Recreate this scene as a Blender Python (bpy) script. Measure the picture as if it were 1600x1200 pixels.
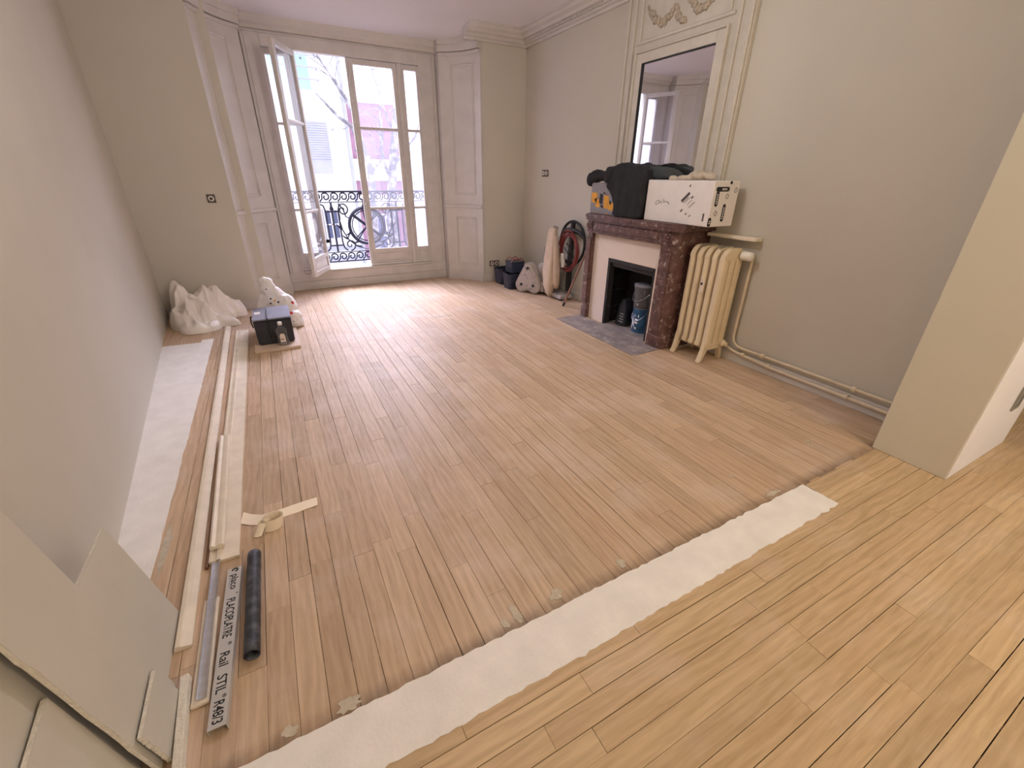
import bpy, bmesh, math, random
from mathutils import Vector, Matrix, noise
random.seed(11)
for o in list(bpy.data.objects): bpy.data.objects.remove(o)
scn = bpy.context.scene
COL = scn.collection

# ------------------------------------------------------------------ camera
F_PX, YAW, PITCH, ROLL = 669.543, math.radians(28.48792), math.radians(25.96179), math.radians(0.65698)
CAM = Vector((0, 0, 1.5))
_f = Vector((math.sin(YAW)*math.cos(PITCH), math.cos(YAW)*math.cos(PITCH), -math.sin(PITCH)))
_r0 = Vector((math.cos(YAW), -math.sin(YAW), 0)); _u0 = _r0.cross(_f)
_r = math.cos(ROLL)*_r0 + math.sin(ROLL)*_u0
_u = -math.sin(ROLL)*_r0 + math.cos(ROLL)*_u0
cam = bpy.data.cameras.new('camera'); cam.sensor_width = 36; cam.lens = F_PX/1600*36; cam.clip_start = .02
camo = bpy.data.objects.new('camera', cam); COL.objects.link(camo)
m = Matrix((( _r.x, _u.x, -_f.x, CAM.x), (_r.y, _u.y, -_f.y, CAM.y), (_r.z, _u.z, -_f.z, CAM.z), (0, 0, 0, 1)))
camo.matrix_world = m
scn.camera = camo

def at(px, py, ax, v):
    d = _f*F_PX + _r*(px-800) - _u*(py-600)
    return CAM + d*((v-CAM[ax])/d[ax])
def proj(p):
    q = Vector(p)-CAM; z = q.dot(_f)
    return None if z < .05 else (800+F_PX*q.dot(_r)/z, 600-F_PX*q.dot(_u)/z)

# ------------------------------------------------------------------ light
scn.view_settings.view_transform = 'Standard'; scn.view_settings.look = 'None'
scn.view_settings.gamma = 1; scn.view_settings.use_curve_mapping = False
scn.view_settings.exposure = 0.12
w = bpy.data.worlds.new('overcast_sky'); scn.world = w; w.use_nodes = True
bg = w.node_tree.nodes['Background']; bg.inputs[0].default_value = (.86, .85, 1.0, 1); bg.inputs[1].default_value = 2.3
def lamp(name, kind, loc, power, col, size=.2, rot=None, size_y=None):
    l = bpy.data.lights.new(name, kind); l.energy = power; l.color = col
    if kind == 'AREA':
        l.size = size
        if size_y: l.shape = 'RECTANGLE'; l.size_y = size_y
    else: l.shadow_soft_size = size
    o = bpy.data.objects.new(name, l); COL.objects.link(o); o.location = loc
    if rot: o.rotation_euler = rot
    return o
po = lamp('window_sky_portal', 'AREA', (1.28, 6.98, 1.65), 1, (1, 1, 1), 2.3, (math.radians(-90), 0, 0), 2.9); po.data.cycles.is_portal = True
sun = lamp('hazy_daylight', 'SUN', (1.3, 20, 14), 36, (.82, .79, 1.0), rot=(math.radians(-57), 0, math.radians(0))); sun.data.angle = math.radians(75)
po2 = lamp('front_window_portal', 'AREA', (3.0, -3.38, 1.5), 1, (1, 1, 1), 1.6, (math.radians(90), 0, 0), 2.2); po2.data.cycles.is_portal = True
BACK_FILL, FRONT_LAMP = (1.35, 2.6, 2.72), (2.3, -1.5, 2.45)
lamp('back_room_fill', 'POINT', BACK_FILL, 42, (1, .96, .93), .16)  # added fill light to brighten the back room, no lamp seen there
lamp('front_room_bulb', 'POINT', FRONT_LAMP, 92, (1, .82, .56), .14)

# ------------------------------------------------------------------ helpers
def c(r, g, b):
    f = lambda v: (v/255/12.92) if v/255 <= .04045 else ((v/255+.055)/1.055)**2.4
    return (f(r), f(g), f(b), 1)
MATS = {}
def nodes(name):
    mt = bpy.data.materials.new(name); mt.use_nodes = True; nt = mt.node_tree
    return mt, nt, nt.nodes['Principled BSDF']
def mat(name, col, rough=.6, metal=0, amt=.06, scale=6, bump=.0, bscale=60, spec=.5, col2=None, thr=(.45, .6), stretch=(1, 1, 1), emit=None, detail=4):
    """base colour with a noise variation; col2 = second colour showing through in patches"""
    if name in MATS: return MATS[name]
    mt, nt, p = nodes(name); N, L = nt.nodes, nt.links
    geo = N.new('ShaderNodeNewGeometry'); mp = N.new('ShaderNodeMapping'); mp.inputs['Scale'].default_value = stretch
    L.new(geo.outputs['Position'], mp.inputs['Vector'])
    nz = N.new('ShaderNodeTexNoise'); nz.inputs['Scale'].default_value = scale; nz.inputs['Detail'].default_value = detail
    L.new(mp.outputs[0], nz.inputs['Vector'])
    rp = N.new('ShaderNodeValToRGB'); L.new(nz.outputs['Fac'], rp.inputs['Fac'])
    if col2:
        rp.color_ramp.elements[0].position = thr[0]; rp.color_ramp.elements[1].position = thr[1]
        rp.color_ramp.elements[0].color = col; rp.color_ramp.elements[1].color = col2
    else:
        rp.color_ramp.elements[0].position = .3; rp.color_ramp.elements[1].position = .7
        rp.color_ramp.elements[0].color = tuple(min(1, x*(1-amt)) for x in col[:3])+(1,)
        rp.color_ramp.elements[1].color = tuple(min(1, x*(1+amt)) for x in col[:3])+(1,)
    L.new(rp.outputs['Color'], p.inputs['Base Color'])
    p.inputs['Roughness'].default_value = rough; p.inputs['Metallic'].default_value = metal
    p.inputs['Specular IOR Level'].default_value = spec
    if bump:
        n2 = N.new('ShaderNodeTexNoise'); n2.inputs['Scale'].default_value = bscale; n2.inputs['Detail'].default_value = 5
        L.new(mp.outputs[0], n2.inputs['Vector'])
        b = N.new('ShaderNodeBump'); b.inputs['Strength'].default_value = bump; b.inputs['Distance'].default_value = .01
        L.new(n2.outputs['Fac'], b.inputs['Height']); L.new(b.outputs['Normal'], p.inputs['Normal'])
    MATS[name] = mt; return mt

def wood(name, base, axis, dusty):
    mt, nt, p = nodes(name); N, L = nt.nodes, nt.links
    geo = N.new('ShaderNodeNewGeometry'); oi = N.new('ShaderNodeObjectInfo')
    add = N.new('ShaderNodeMath'); add.operation = 'ADD'
    L.new(geo.outputs['Random Per Island'], add.inputs[0]); L.new(oi.outputs['Random'], add.inputs[1])
    fr = N.new('ShaderNodeMath'); fr.operation = 'FRACT'; L.new(add.outputs[0], fr.inputs[0])
    off = N.new('ShaderNodeVectorMath'); off.operation = 'SCALE'; off.inputs[0].default_value = (37, 53, 11)
    L.new(fr.outputs[0], off.inputs['Scale'])
    sm = N.new('ShaderNodeVectorMath'); sm.operation = 'ADD'
    L.new(geo.outputs['Position'], sm.inputs[0]); L.new(off.outputs[0], sm.inputs[1])
    mp = N.new('ShaderNodeMapping'); mp.inputs['Scale'].default_value = (1, .07, 1) if axis == 'y' else (.07, 1, 1)
    L.new(sm.outputs[0], mp.inputs['Vector'])
    g1 = N.new('ShaderNodeTexNoise'); g1.inputs['Scale'].default_value = 70; g1.inputs['Detail'].default_value = 6; g1.inputs['Distortion'].default_value = .8
    L.new(mp.outputs[0], g1.inputs['Vector'])
    mp2 = N.new('ShaderNodeMapping'); mp2.inputs['Scale'].default_value = (1, .22, 1) if axis == 'y' else (.22, 1, 1)
    L.new(sm.outputs[0], mp2.inputs['Vector'])
    g2 = N.new('ShaderNodeTexWave'); g2.inputs['Scale'].default_value = 9; g2.inputs['Distortion'].default_value = 9; g2.inputs['Detail'].default_value = 3; g2.inputs['Detail Scale'].default_value = 1.2
    g2.bands_direction = 'X' if axis == 'y' else 'Y'
    L.new(mp2.outputs[0], g2.inputs['Vector'])
    pl = N.new('ShaderNodeValToRGB'); e = pl.color_ramp.elements
    k = lambda s, t=(1, 1, 1): tuple(min(1, base[i]*s*t[i]) for i in range(3))+(1,)
    e[0].position = 0; e[0].color = k(.88, (1, .98, .95)); e[1].position = 1; e[1].color = k(1.12)
    for q, s, t in ((.2, .96, (1, 1, 1)), (.5, 1.0, (1, .97, .95)), (.8, 1.06, (1, 1.01, 1.02))):
        n_ = e.new(q); n_.color = k(s, t)
    L.new(fr.outputs[0], pl.inputs['Fac'])
    m1 = N.new('ShaderNodeMix'); m1.data_type = 'RGBA'; m1.blend_type = 'MULTIPLY'; m1.inputs[0].default_value = 1
    r1 = N.new('ShaderNodeValToRGB'); r1.color_ramp.elements[0].position = .3; r1.color_ramp.elements[0].color = (.84, .81, .79, 1); r1.color_ramp.elements[1].position = .6; r1.color_ramp.elements[1].color = (1, 1, 1, 1)
    L.new(g1.outputs['Fac'], r1.inputs['Fac']); L.new(pl.outputs['Color'], m1.inputs[6]); L.new(r1.outputs['Color'], m1.inputs[7])
    m2 = N.new('ShaderNodeMix'); m2.data_type = 'RGBA'; m2.blend_type = 'MULTIPLY'; m2.inputs[0].default_value = 1
    r2 = N.new('ShaderNodeValToRGB'); r2.color_ramp.elements[0].color = (.92, .90, .88, 1); r2.color_ramp.elements[1].color = (1.03, 1.03, 1.03, 1)
    L.new(g2.outputs['Fac'], r2.inputs['Fac']); L.new(m1.outputs[2], m2.inputs[6]); L.new(r2.outputs['Color'], m2.inputs[7])
    # sanding dust in loose patches, dark wear in others
    dn = N.new('ShaderNodeTexNoise'); dn.inputs['Scale'].default_value = 2.6; dn.inputs['Detail'].default_value = 6; dn.inputs['Roughness'].default_value = .62
    L.new(geo.outputs['Position'], dn.inputs['Vector'])
    r3 = N.new('ShaderNodeValToRGB'); r3.color_ramp.elements[0].position = .5; r3.color_ramp.elements[0].color = (0, 0, 0, 1); r3.color_ramp.elements[1].position = .78; r3.color_ramp.elements[1].color = (dusty,)*3+(1,)
    L.new(dn.outputs['Fac'], r3.inputs['Fac'])
    m3 = N.new('ShaderNodeMix'); m3.data_type = 'RGBA'; L.new(r3.outputs['Color'], m3.inputs[0]); L.new(m2.outputs[2], m3.inputs[6]); m3.inputs[7].default_value = c(226, 208, 198)
    last = m3.outputs[2]
    if axis == 'y':        # grimy board ends where they meet the plaster strip
        sx = N.new('ShaderNodeSeparateXYZ'); L.new(geo.outputs['Position'], sx.inputs[0])
        mr = N.new('ShaderNodeMapRange'); mr.inputs[1].default_value = .885; mr.inputs[2].default_value = .945; mr.inputs[3].default_value = 1; mr.inputs[4].default_value = 0
        L.new(sx.outputs['Y'], mr.inputs[0])
        gn = N.new('ShaderNodeTexNoise'); gn.inputs['Scale'].default_value = 14; gn.inputs['Detail'].default_value = 5; L.new(geo.outputs['Position'], gn.inputs['Vector'])
        gm = N.new('ShaderNodeMath'); gm.operation = 'MULTIPLY'; L.new(mr.outputs[0], gm.inputs[0]); L.new(gn.outputs['Fac'], gm.inputs[1])
        m4 = N.new('ShaderNodeMix'); m4.data_type = 'RGBA'; L.new(gm.outputs[0], m4.inputs[0]); L.new(last, m4.inputs[6]); m4.inputs[7].default_value = c(70, 52, 46); last = m4.outputs[2]
    L.new(last, p.inputs['Base Color'])
    p.inputs['Roughness'].default_value = .5; p.inputs['Specular IOR Level'].default_value = .35
    b = N.new('ShaderNodeBump'); b.inputs['Strength'].default_value = .12; b.inputs['Distance'].default_value = .002
    L.new(g1.outputs['Fac'], b.inputs['Height']); L.new(b.outputs['Normal'], p.inputs['Normal'])
    MATS[name] = mt; return mt

def marble(name, base, vein, scale, rough, w0=.0, w1=.05, blotch=None):
    mt, nt, p = nodes(name); N, L = nt.nodes, nt.links
    geo = N.new('ShaderNodeNewGeometry')
    n1 = N.new('ShaderNodeTexNoise'); n1.inputs['Scale'].default_value = scale; n1.inputs['Detail'].default_value = 7; n1.inputs['Distortion'].default_value = 1.5
    L.new(geo.outputs['Position'], n1.inputs['Vector'])
    s = N.new('ShaderNodeMath'); s.operation = 'SUBTRACT'; s.inputs[1].default_value = .5; L.new(n1.outputs['Fac'], s.inputs[0])
    a = N.new('ShaderNodeMath'); a.operation = 'ABSOLUTE'; L.new(s.outputs[0], a.inputs[0])
    r = N.new('ShaderNodeValToRGB'); r.color_ramp.elements[0].position = w0; r.color_ramp.elements[0].color = (1, 1, 1, 1); r.color_ramp.elements[1].position = w1; r.color_ramp.elements[1].color = (0, 0, 0, 1)
    L.new(a.outputs[0], r.inputs['Fac'])
    n2 = N.new('ShaderNodeTexNoise'); n2.inputs['Scale'].default_value = scale*1.7; n2.inputs['Detail'].default_value = 3
    L.new(geo.outputs['Position'], n2.inputs['Vector'])
    r2 = N.new('ShaderNodeValToRGB'); r2.color_ramp.elements[0].position = .52; r2.color_ramp.elements[0].color = (0, 0, 0, 1); r2.color_ramp.elements[1].position = .68; r2.color_ramp.elements[1].color = (1, 1, 1, 1)
    L.new(n2.outputs['Fac'], r2.inputs['Fac'])
    mu = N.new('ShaderNodeMath'); mu.operation = 'MULTIPLY'; L.new(r.outputs['Color'], mu.inputs[0]); L.new(r2.outputs['Color'], mu.inputs[1])
    n3 = N.new('ShaderNodeTexNoise'); n3.inputs['Scale'].default_value = scale*.8; n3.inputs['Detail'].default_value = 5
    L.new(geo.outputs['Position'], n3.inputs['Vector'])
    r3 = N.new('ShaderNodeValToRGB'); r3.color_ramp.elements[0].position = .35; r3.color_ramp.elements[0].color = base; r3.color_ramp.elements[1].position = .68; r3.color_ramp.elements[1].color = blotch or base
    L.new(n3.outputs['Fac'], r3.inputs['Fac'])
    mx = N.new('ShaderNodeMix'); mx.data_type = 'RGBA'; L.new(mu.outputs[0], mx.inputs[0]); L.new(r3.outputs['Color'], mx.inputs[6]); mx.inputs[7].default_value = vein
    L.new(mx.outputs[2], p.inputs['Base Color']); p.inputs['Roughness'].default_value = rough
    MATS[name] = mt; return mt

def glass(name, tint, haze, gl):
    mt, nt, p = nodes(name); N, L = nt.nodes, nt.links; N.remove(p)
    t = N.new('ShaderNodeBsdfTransparent'); t.inputs[0].default_value = tint
    d = N.new('ShaderNodeBsdfTranslucent'); d.inputs[0].default_value = (.85, .85, .92, 1)
    g = N.new('ShaderNodeBsdfGlossy'); g.inputs['Roughness'].default_value = .02
    m1 = N.new('ShaderNodeMixShader'); m1.inputs[0].default_value = haze; L.new(t.outputs[0], m1.inputs[1]); L.new(d.outputs[0], m1.inputs[2])
    lw = N.new('ShaderNodeLayerWeight'); lw.inputs[0].default_value = .5
    pw = N.new('ShaderNodeMath'); pw.operation = 'POWER'; pw.inputs[1].default_value = 4; L.new(lw.outputs['Facing'], pw.inputs[0])
    fr = N.new('ShaderNodeMath'); fr.operation = 'MULTIPLY_ADD'; fr.inputs[1].default_value = .4; fr.inputs[2].default_value = .03; L.new(pw.outputs[0], fr.inputs[0])
    m2 = N.new('ShaderNodeMixShader'); L.new(fr.outputs[0], m2.inputs[0]); L.new(m1.outputs[0], m2.inputs[1]); L.new(g.outputs[0], m2.inputs[2])
    L.new(m2.outputs[0], nt.nodes['Material Output'].inputs[0]); MATS[name] = mt; return mt

class B:
    def __init__(s): s.v = []; s.f = []
    def add(s, vs, fs):
        n = len(s.v); s.v += [Vector(v) for v in vs]; s.f += [tuple(i+n for i in f) for f in fs]; return s
    def box(s, x0, x1, y0, y1, z0, z1, M=None):
        vs = [Vector((x, y, z)) for z in (z0, z1) for y in (y0, y1) for x in (x0, x1)]
        if M: vs = [M @ v for v in vs]
        return s.add(vs, [(0, 2, 3, 1), (4, 5, 7, 6), (0, 1, 5, 4), (2, 6, 7, 3), (0, 4, 6, 2), (1, 3, 7, 5)])
    def prism(s, poly, ax, a, b, M=None):
        n = len(poly)
        def P(p, t): return {'x': (t, p[0], p[1]), 'y': (p[0], t, p[1]), 'z': (p[0], p[1], t)}[ax]
        vs = [Vector(P(p, a)) for p in poly]+[Vector(P(p, b)) for p in poly]
        if M: vs = [M @ v for v in vs]
        return s.add(vs, [tuple(range(n))[::-1], tuple(range(n, 2*n))]+[(i, (i+1) % n, n+(i+1) % n, n+i) for i in range(n)])
    def tube(s, path, r, seg=8, closed=False, flat=1.0):
        path = [Vector(p) for p in path]; n = len(path); rs = r if isinstance(r, (list, tuple)) else [r]*n
        vs = []; ref = None
        for i, p in enumerate(path):
            a = path[(i-1) % n] if (closed or i > 0) else p; b = path[(i+1) % n] if (closed or i < n-1) else p
            t = (b-a).normalized() if (b-a).length > 1e-9 else Vector((0, 0, 1))
            if ref is None: ref = t.orthogonal().normalized()
            u = (ref - t*ref.dot(t)); u = u.normalized() if u.length > 1e-6 else t.orthogonal().normalized(); ref = u; w_ = t.cross(u)
            for k in range(seg):
                an = 2*math.pi*k/seg; vs.append(p + (u*math.cos(an)+w_*math.sin(an)*flat)*rs[i])
        fs = []
        for i in range(n if closed else n-1):
            for k in range(seg):
                a = i*seg+k; b = i*seg+(k+1) % seg; j = ((i+1) % n)*seg
                fs.append((a, b, j+(k+1) % seg, j+k))
        if not closed: fs += [tuple(range(seg))[::-1], tuple(range((n-1)*seg, n*seg))]
        return s.add(vs, fs)
    def lathe(s, prof, cx, cy, cz, seg=20, sy=1.0, M=None):
        vs = []; n = len(prof)
        for r, z in prof:
            for k in range(seg):
                a = 2*math.pi*k/seg; vs.append(Vector((r*math.cos(a), r*math.sin(a)*sy, z)))
        if M: vs = [M @ v for v in vs]
        vs = [v+Vector((cx, cy, cz)) for v in vs]
        fs = [(i*seg+k, i*seg+(k+1) % seg, (i+1)*seg+(k+1) % seg, (i+1)*seg+k) for i in range(n-1) for k in range(seg)]
        fs += [tuple(range(seg))[::-1], tuple(range((n-1)*seg, n*seg))]
        return s.add(vs, fs)
    def ball(s, ctr, r, seg=10, M=None):
        r = r if isinstance(r, (tuple, list)) else (r, r, r); rings = seg//2+1
        vs = []; fs = []
        for i in range(rings+1):
            th = math.pi*(.02+.96*i/rings)
            for k in range(seg):
                a = 2*math.pi*k/seg; v = Vector((r[0]*math.sin(th)*math.cos(a), r[1]*math.sin(th)*math.sin(a), r[2]*math.cos(th)))
                vs.append((M @ v if M else v)+Vector(ctr))
        for i in range(rings):
            for k in range(seg): fs.append((i*seg+k, (i+1)*seg+k, (i+1)*seg+(k+1) % seg, i*seg+(k+1) % seg))
        fs += [tuple(range(seg)), tuple(range(rings*seg, rings*seg+seg))[::-1]]
        return s.add(vs, fs)
    def strip(s, path, width_vec, thick=.0015):
        """ribbon along path, width_vec per point"""
        n = len(path); vs = []
        for i, p in enumerate(path):
            p = Vector(p); wv = Vector(width_vec[i]); a = Vector(path[max(0, i-1)]); b = Vector(path[min(n-1, i+1)])
            nn = (b-a).cross(wv); nn = nn.normalized()*thick if nn.length > 1e-9 else Vector((0, 0, thick))
            vs += [p, p+wv, p+wv+nn, p+nn]
        fs = [(4*i+k, 4*i+(k+1) % 4, 4*i+4+(k+1) % 4, 4*i+4+k) for i in range(n-1) for k in range(4)]
        return s.add(vs, fs+[(3, 2, 1, 0), (4*n-4, 4*n-3, 4*n-2, 4*n-1)])
    def xf(s, M, start=0):
        for i in range(start, len(s.v)): s.v[i] = M @ s.v[i]
        return s

ORIG = {}
def link(name, me, mt, parent, org):
    o = bpy.data.objects.new(name, me); COL.objects.link(o)
    if mt: me.materials.append(mt)
    if parent is not None:
        o.parent = parent; ORIG[o.name] = ORIG[parent.name]
    else:
        o.location = org; ORIG[o.name] = Vector(org)
    return o
def build(b, name, mt, parent=None, smooth=False, bevel=0, bseg=1, origin=None):
    if parent is not None: org = ORIG[parent.name]
    elif origin is not None: org = Vector(origin)
    else:
        xs = [v.x for v in b.v]; ys = [v.y for v in b.v]; zs = [v.z for v in b.v]
        org = Vector(((min(xs)+max(xs))/2, (min(ys)+max(ys))/2, min(zs)))
    me = bpy.data.meshes.new(name); me.from_pydata([v-org for v in b.v], [], b.f)
    bm = bmesh.new(); bm.from_mesh(me); bmesh.ops.recalc_face_normals(bm, faces=bm.faces)
    if bevel:
        es = [e for e in bm.edges if len(e.link_faces) == 2 and e.calc_face_angle(0) > .6]
        bmesh.ops.bevel(bm, geom=es, offset=bevel, segments=bseg, affect='EDGES', clamp_overlap=True)
    bm.to_mesh(me); bm.free()
    if smooth:
        for p_ in me.polygons: p_.use_smooth = True
        if smooth != 'all' : me.set_sharp_from_angle(angle=.7)
    return link(name, me, mt, parent, org)
def tag(o, label=None, cat=None, group=None, kind=None):
    if label: o['label'] = label
    if cat: o['category'] = cat
    if group: o['group'] = group
    if kind: o['kind'] = kind
    return o
def thing(name, loc, label=None, cat=None, group=None, kind=None):
    o = bpy.data.objects.new(name, None); COL.objects.link(o); o.location = loc; o.empty_display_size = .1
    ORIG[o.name] = Vector(loc); return tag(o, label, cat, group, kind)
def blob(b, name, mt, parent=None, voxel=.015, disp=(), smooth_it=2, origin=None):
    """overlapping closed lumps fused into one skin, then wrinkled"""
    me = bpy.data.meshes.new(name+'_raw'); me.from_pydata(b.v, [], b.f)
    bm = bmesh.new(); bm.from_mesh(me); bmesh.ops.recalc_face_normals(bm, faces=bm.faces); bm.to_mesh(me); bm.free()
    o = bpy.data.objects.new(name+'_raw', me); COL.objects.link(o)
    md = o.modifiers.new('r', 'REMESH'); md.mode = 'VOXEL'; md.voxel_size = voxel
    sm = o.modifiers.new('s', 'SMOOTH'); sm.iterations = smooth_it; sm.factor = .6
    dg = bpy.context.evaluated_depsgraph_get(); ev = o.evaluated_get(dg); nm = bpy.data.meshes.new_from_object(ev)
    bpy.data.objects.remove(o); bpy.data.meshes.remove(me)
    nm.name = name
    for sc, amp, sv, ridge in disp:
        nrm = [v.normal.copy() for v in nm.vertices]
        for v, n_ in zip(nm.vertices, nrm):
            q = Vector((v.co.x*sv[0], v.co.y*sv[1], v.co.z*sv[2]))*sc
            t = noise.noise(q)+.5*noise.noise(q*2.1)
            if ridge: t = 1-2*abs(t)
            v.co += n_*t*amp
        nm.update()
    for v in nm.vertices:
        if b.floor is not None and v.co.z < b.floor: v.co.z = b.floor
    if parent is not None: org = ORIG[parent.name]
    else:
        xs = [v.co.x for v in nm.vertices]; ys = [v.co.y for v in nm.vertices]; zs = [v.co.z for v in nm.vertices]
        org = Vector(((min(xs)+max(xs))/2, (min(ys)+max(ys))/2, min(zs)))
    for v in nm.vertices: v.co -= org
    for p_ in nm.polygons: p_.use_smooth = True
    return link(name, nm, mt, parent, org)
B.floor = None
def text(body, size, M, name, mt, parent, squash=1.0):
    cu = bpy.data.curves.new('t', 'FONT'); cu.body = body; cu.size = size; cu.extrude = .0003; cu.offset = size*.012
    o = bpy.data.objects.new('t', cu); COL.objects.link(o)
    dg = bpy.context.evaluated_depsgraph_get(); me = bpy.data.meshes.new_from_object(o.evaluated_get(dg))
    bpy.data.objects.remove(o); me.name = name
    org = ORIG[parent.name]
    for v in me.vertices: v.co = (M @ Vector((v.co.x*squash, v.co.y, v.co.z)))-org
    me.materials.clear()
    return link(name, me, mt, parent, org)
def T(x, y, z): return Matrix.Translation((x, y, z))
def RZ(a): return Matrix.Rotation(a, 4, 'Z')
def RX(a): return Matrix.Rotation(a, 4, 'X')
def RY(a): return Matrix.Rotation(a, 4, 'Y')

# ------------------------------------------------------------------ materials
WALL = mat('wall_paint', c(203, 197, 185), .75, amt=.025, scale=1.6, bump=.05, bscale=40)
CEIL = mat('ceiling_paint', c(222, 216, 216), .8, amt=.02, scale=2)
TRIMW = mat('old_gloss_paint', c(206, 200, 194), .38, amt=.05, scale=5, bump=.08, bscale=18)
WINW = mat('window_paint', c(206, 200, 196), .42, amt=.06, scale=7, bump=.06, bscale=25)
PIERW = mat('partition_paint', c(216, 210, 192), .7, amt=.02, scale=2)
PLAST = mat('floor_plaster', c(240, 236, 230), .85, amt=.05, scale=9, bump=.25, bscale=90)
PUTTY = mat('grey_putty', c(196, 186, 166), .85, amt=.12, scale=30, bump=.4, bscale=60)
SUB = mat('subfloor', c(44, 32, 26), .9, col2=c(196, 172, 148), thr=(.53, .6), scale=9, detail=6)
WOODB = wood('pink_oak', c(202, 176, 147), 'y', .5)
WOODF = wood('yellow_oak', c(207, 181, 143), 'x', .34)
GYPS = mat('plasterboard_face', c(200, 195, 183), .8, amt=.03, scale=5)
GYPE = mat('plasterboard_core', c(232, 226, 212), .9, amt=.08, scale=60, bump=.6, bscale=120)
CREAMW = mat('cream_painted_wood', c(232, 220, 200), .55, amt=.07, scale=12, bump=.12, bscale=40)
DARKW = mat('brown_wood', c(120, 88, 72), .6, amt=.2, scale=20, stretch=(1, .1, 1))
STEEL = mat('galvanised_steel', c(200, 200, 204), .38, .85, amt=.1, scale=40)
RAILW = mat('grey_rail', c(200, 198, 196), .42, .35, amt=.04, scale=20)
INK = mat('black_ink', c(30, 30, 34), .7)
BLACKP = mat('black_plastic', c(38, 40, 48), .45, amt=.2, scale=8)
TUBEM = mat('dusty_black_pipe', c(44, 46, 54), .5, col2=c(92, 94, 102), thr=(.45, .72), scale=22)
NAVY = mat('dark_blue_plastic', c(40, 46, 66), .35, col2=c(74, 78, 96), thr=(.55, .75), scale=14)
MARB = marble('griotte_marble', c(84, 58, 56), c(214, 202, 196), 15, .34, .0, .034, c(112, 80, 74))
HEARTH = marble('grey_hearth_marble', c(128, 120, 122), c(206, 198, 196), 9, .55, .0, .06, c(166, 154, 148))
CREAMP = mat('cream_faience', c(226, 210, 196), .45, amt=.03, scale=4)
SOOT = mat('sooty_iron', c(34, 31, 31), .6, col2=c(70, 64, 60), thr=(.6, .8), scale=14)
RADM = mat('radiator_enamel', c(228, 210, 178), .4, amt=.05, scale=9)
PIPEM = mat('pipe_paint', c(222, 206, 180), .45, amt=.08, scale=14)
OVERM = mat('overmantel_paint', c(204, 197, 185), .5, amt=.05, scale=9, bump=.1, bscale=40)
GARL = mat('grimy_relief_paint', c(178, 165, 148), .7, amt=.25, scale=40)
WHITEP = mat('white_plastic', c(236, 232, 224), .35, amt=.02)
CARD = mat('white_cardboard', c(232, 226, 224), .7, amt=.03, scale=10)
MIRR = mat('mirror_silver', c(232, 232, 234), .015, 1.0, amt=.01)
GLASS = glass('window_glass', (.95, .95, .97, 1), .045, .1)
IRON = mat('wrought_iron', c(44, 46, 66), .5, .3, amt=.1)
SHEET = mat('plastic_dust_sheet', c(246, 238, 230), .45, amt=.05, scale=6)
BAGW = mat('printed_bag_plastic', c(234, 228, 226), .4, amt=.03, scale=8)
RED = mat('red_plastic', c(206, 42, 46), .45, amt=.1, scale=20)
BLUE = mat('blue_print', c(58, 70, 110), .5)
CANVAS = mat('beige_canvas', c(206, 184, 162), .9, amt=.08, scale=12, bump=.2, bscale=30)
DUSTY = mat('dusty_grey_metal', c(184, 174, 170), .6, col2=c(120, 112, 112), thr=(.56, .72), scale=22)
CLOTH = mat('black_cloth', c(34, 35, 40), .9, amt=.2, scale=14, bump=.15, bscale=120)
CLOTHG = mat('charcoal_cloth', c(62, 68, 70), .9, amt=.1, scale=10)
YEL = mat('yellow_print', c(226, 160, 48), .6, amt=.08, scale=20)
GREYB = mat('grey_carton', c(142, 138, 142), .7, amt=.06, scale=10)
LEATH = mat('beige_leather', c(196, 182, 164), .8, amt=.12, scale=18)
CANB = mat('blue_can_label', c(64, 112, 150), .4, col2=c(44, 84, 124), thr=(.4, .6), scale=16)
CANG = mat('splashed_grey_bucket', c(92, 90, 92), .5, col2=c(206, 200, 196), thr=(.62, .7), scale=20)
STICK = mat('brown_stick', c(150, 108, 88), .6, amt=.15, scale=20)
FACADE = mat('white_facade', c(240, 238, 236), .9, amt=.02, scale=.5)
BRICK = mat('pink_brick', c(116, 88, 104), .9, amt=.12, scale=3)
STONE = mat('pale_stone', c(226, 220, 222), .9, amt=.04, scale=2)
FROST = mat('bluish_curtain_pane', c(168, 206, 214), .3, amt=.05, scale=2)
SHUT = mat('shutter_slats', c(176, 178, 194), .6, amt=.05, scale=4)
DGLASS = mat('dark_panes', c(78, 84, 112), .25, amt=.1, scale=2)
BARK = mat('plane_bark', c(118, 116, 124), .9, col2=c(176, 174, 178), thr=(.45, .62), scale=5)
ASPH = mat('street', c(150, 150, 156), .9)
SOCK = mat('bare_socket', c(86, 76, 72), .5, amt=.2, scale=60)
GALV = mat('grey_box_metal', c(150, 148, 140), .5, .2, amt=.1, scale=30)

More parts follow.
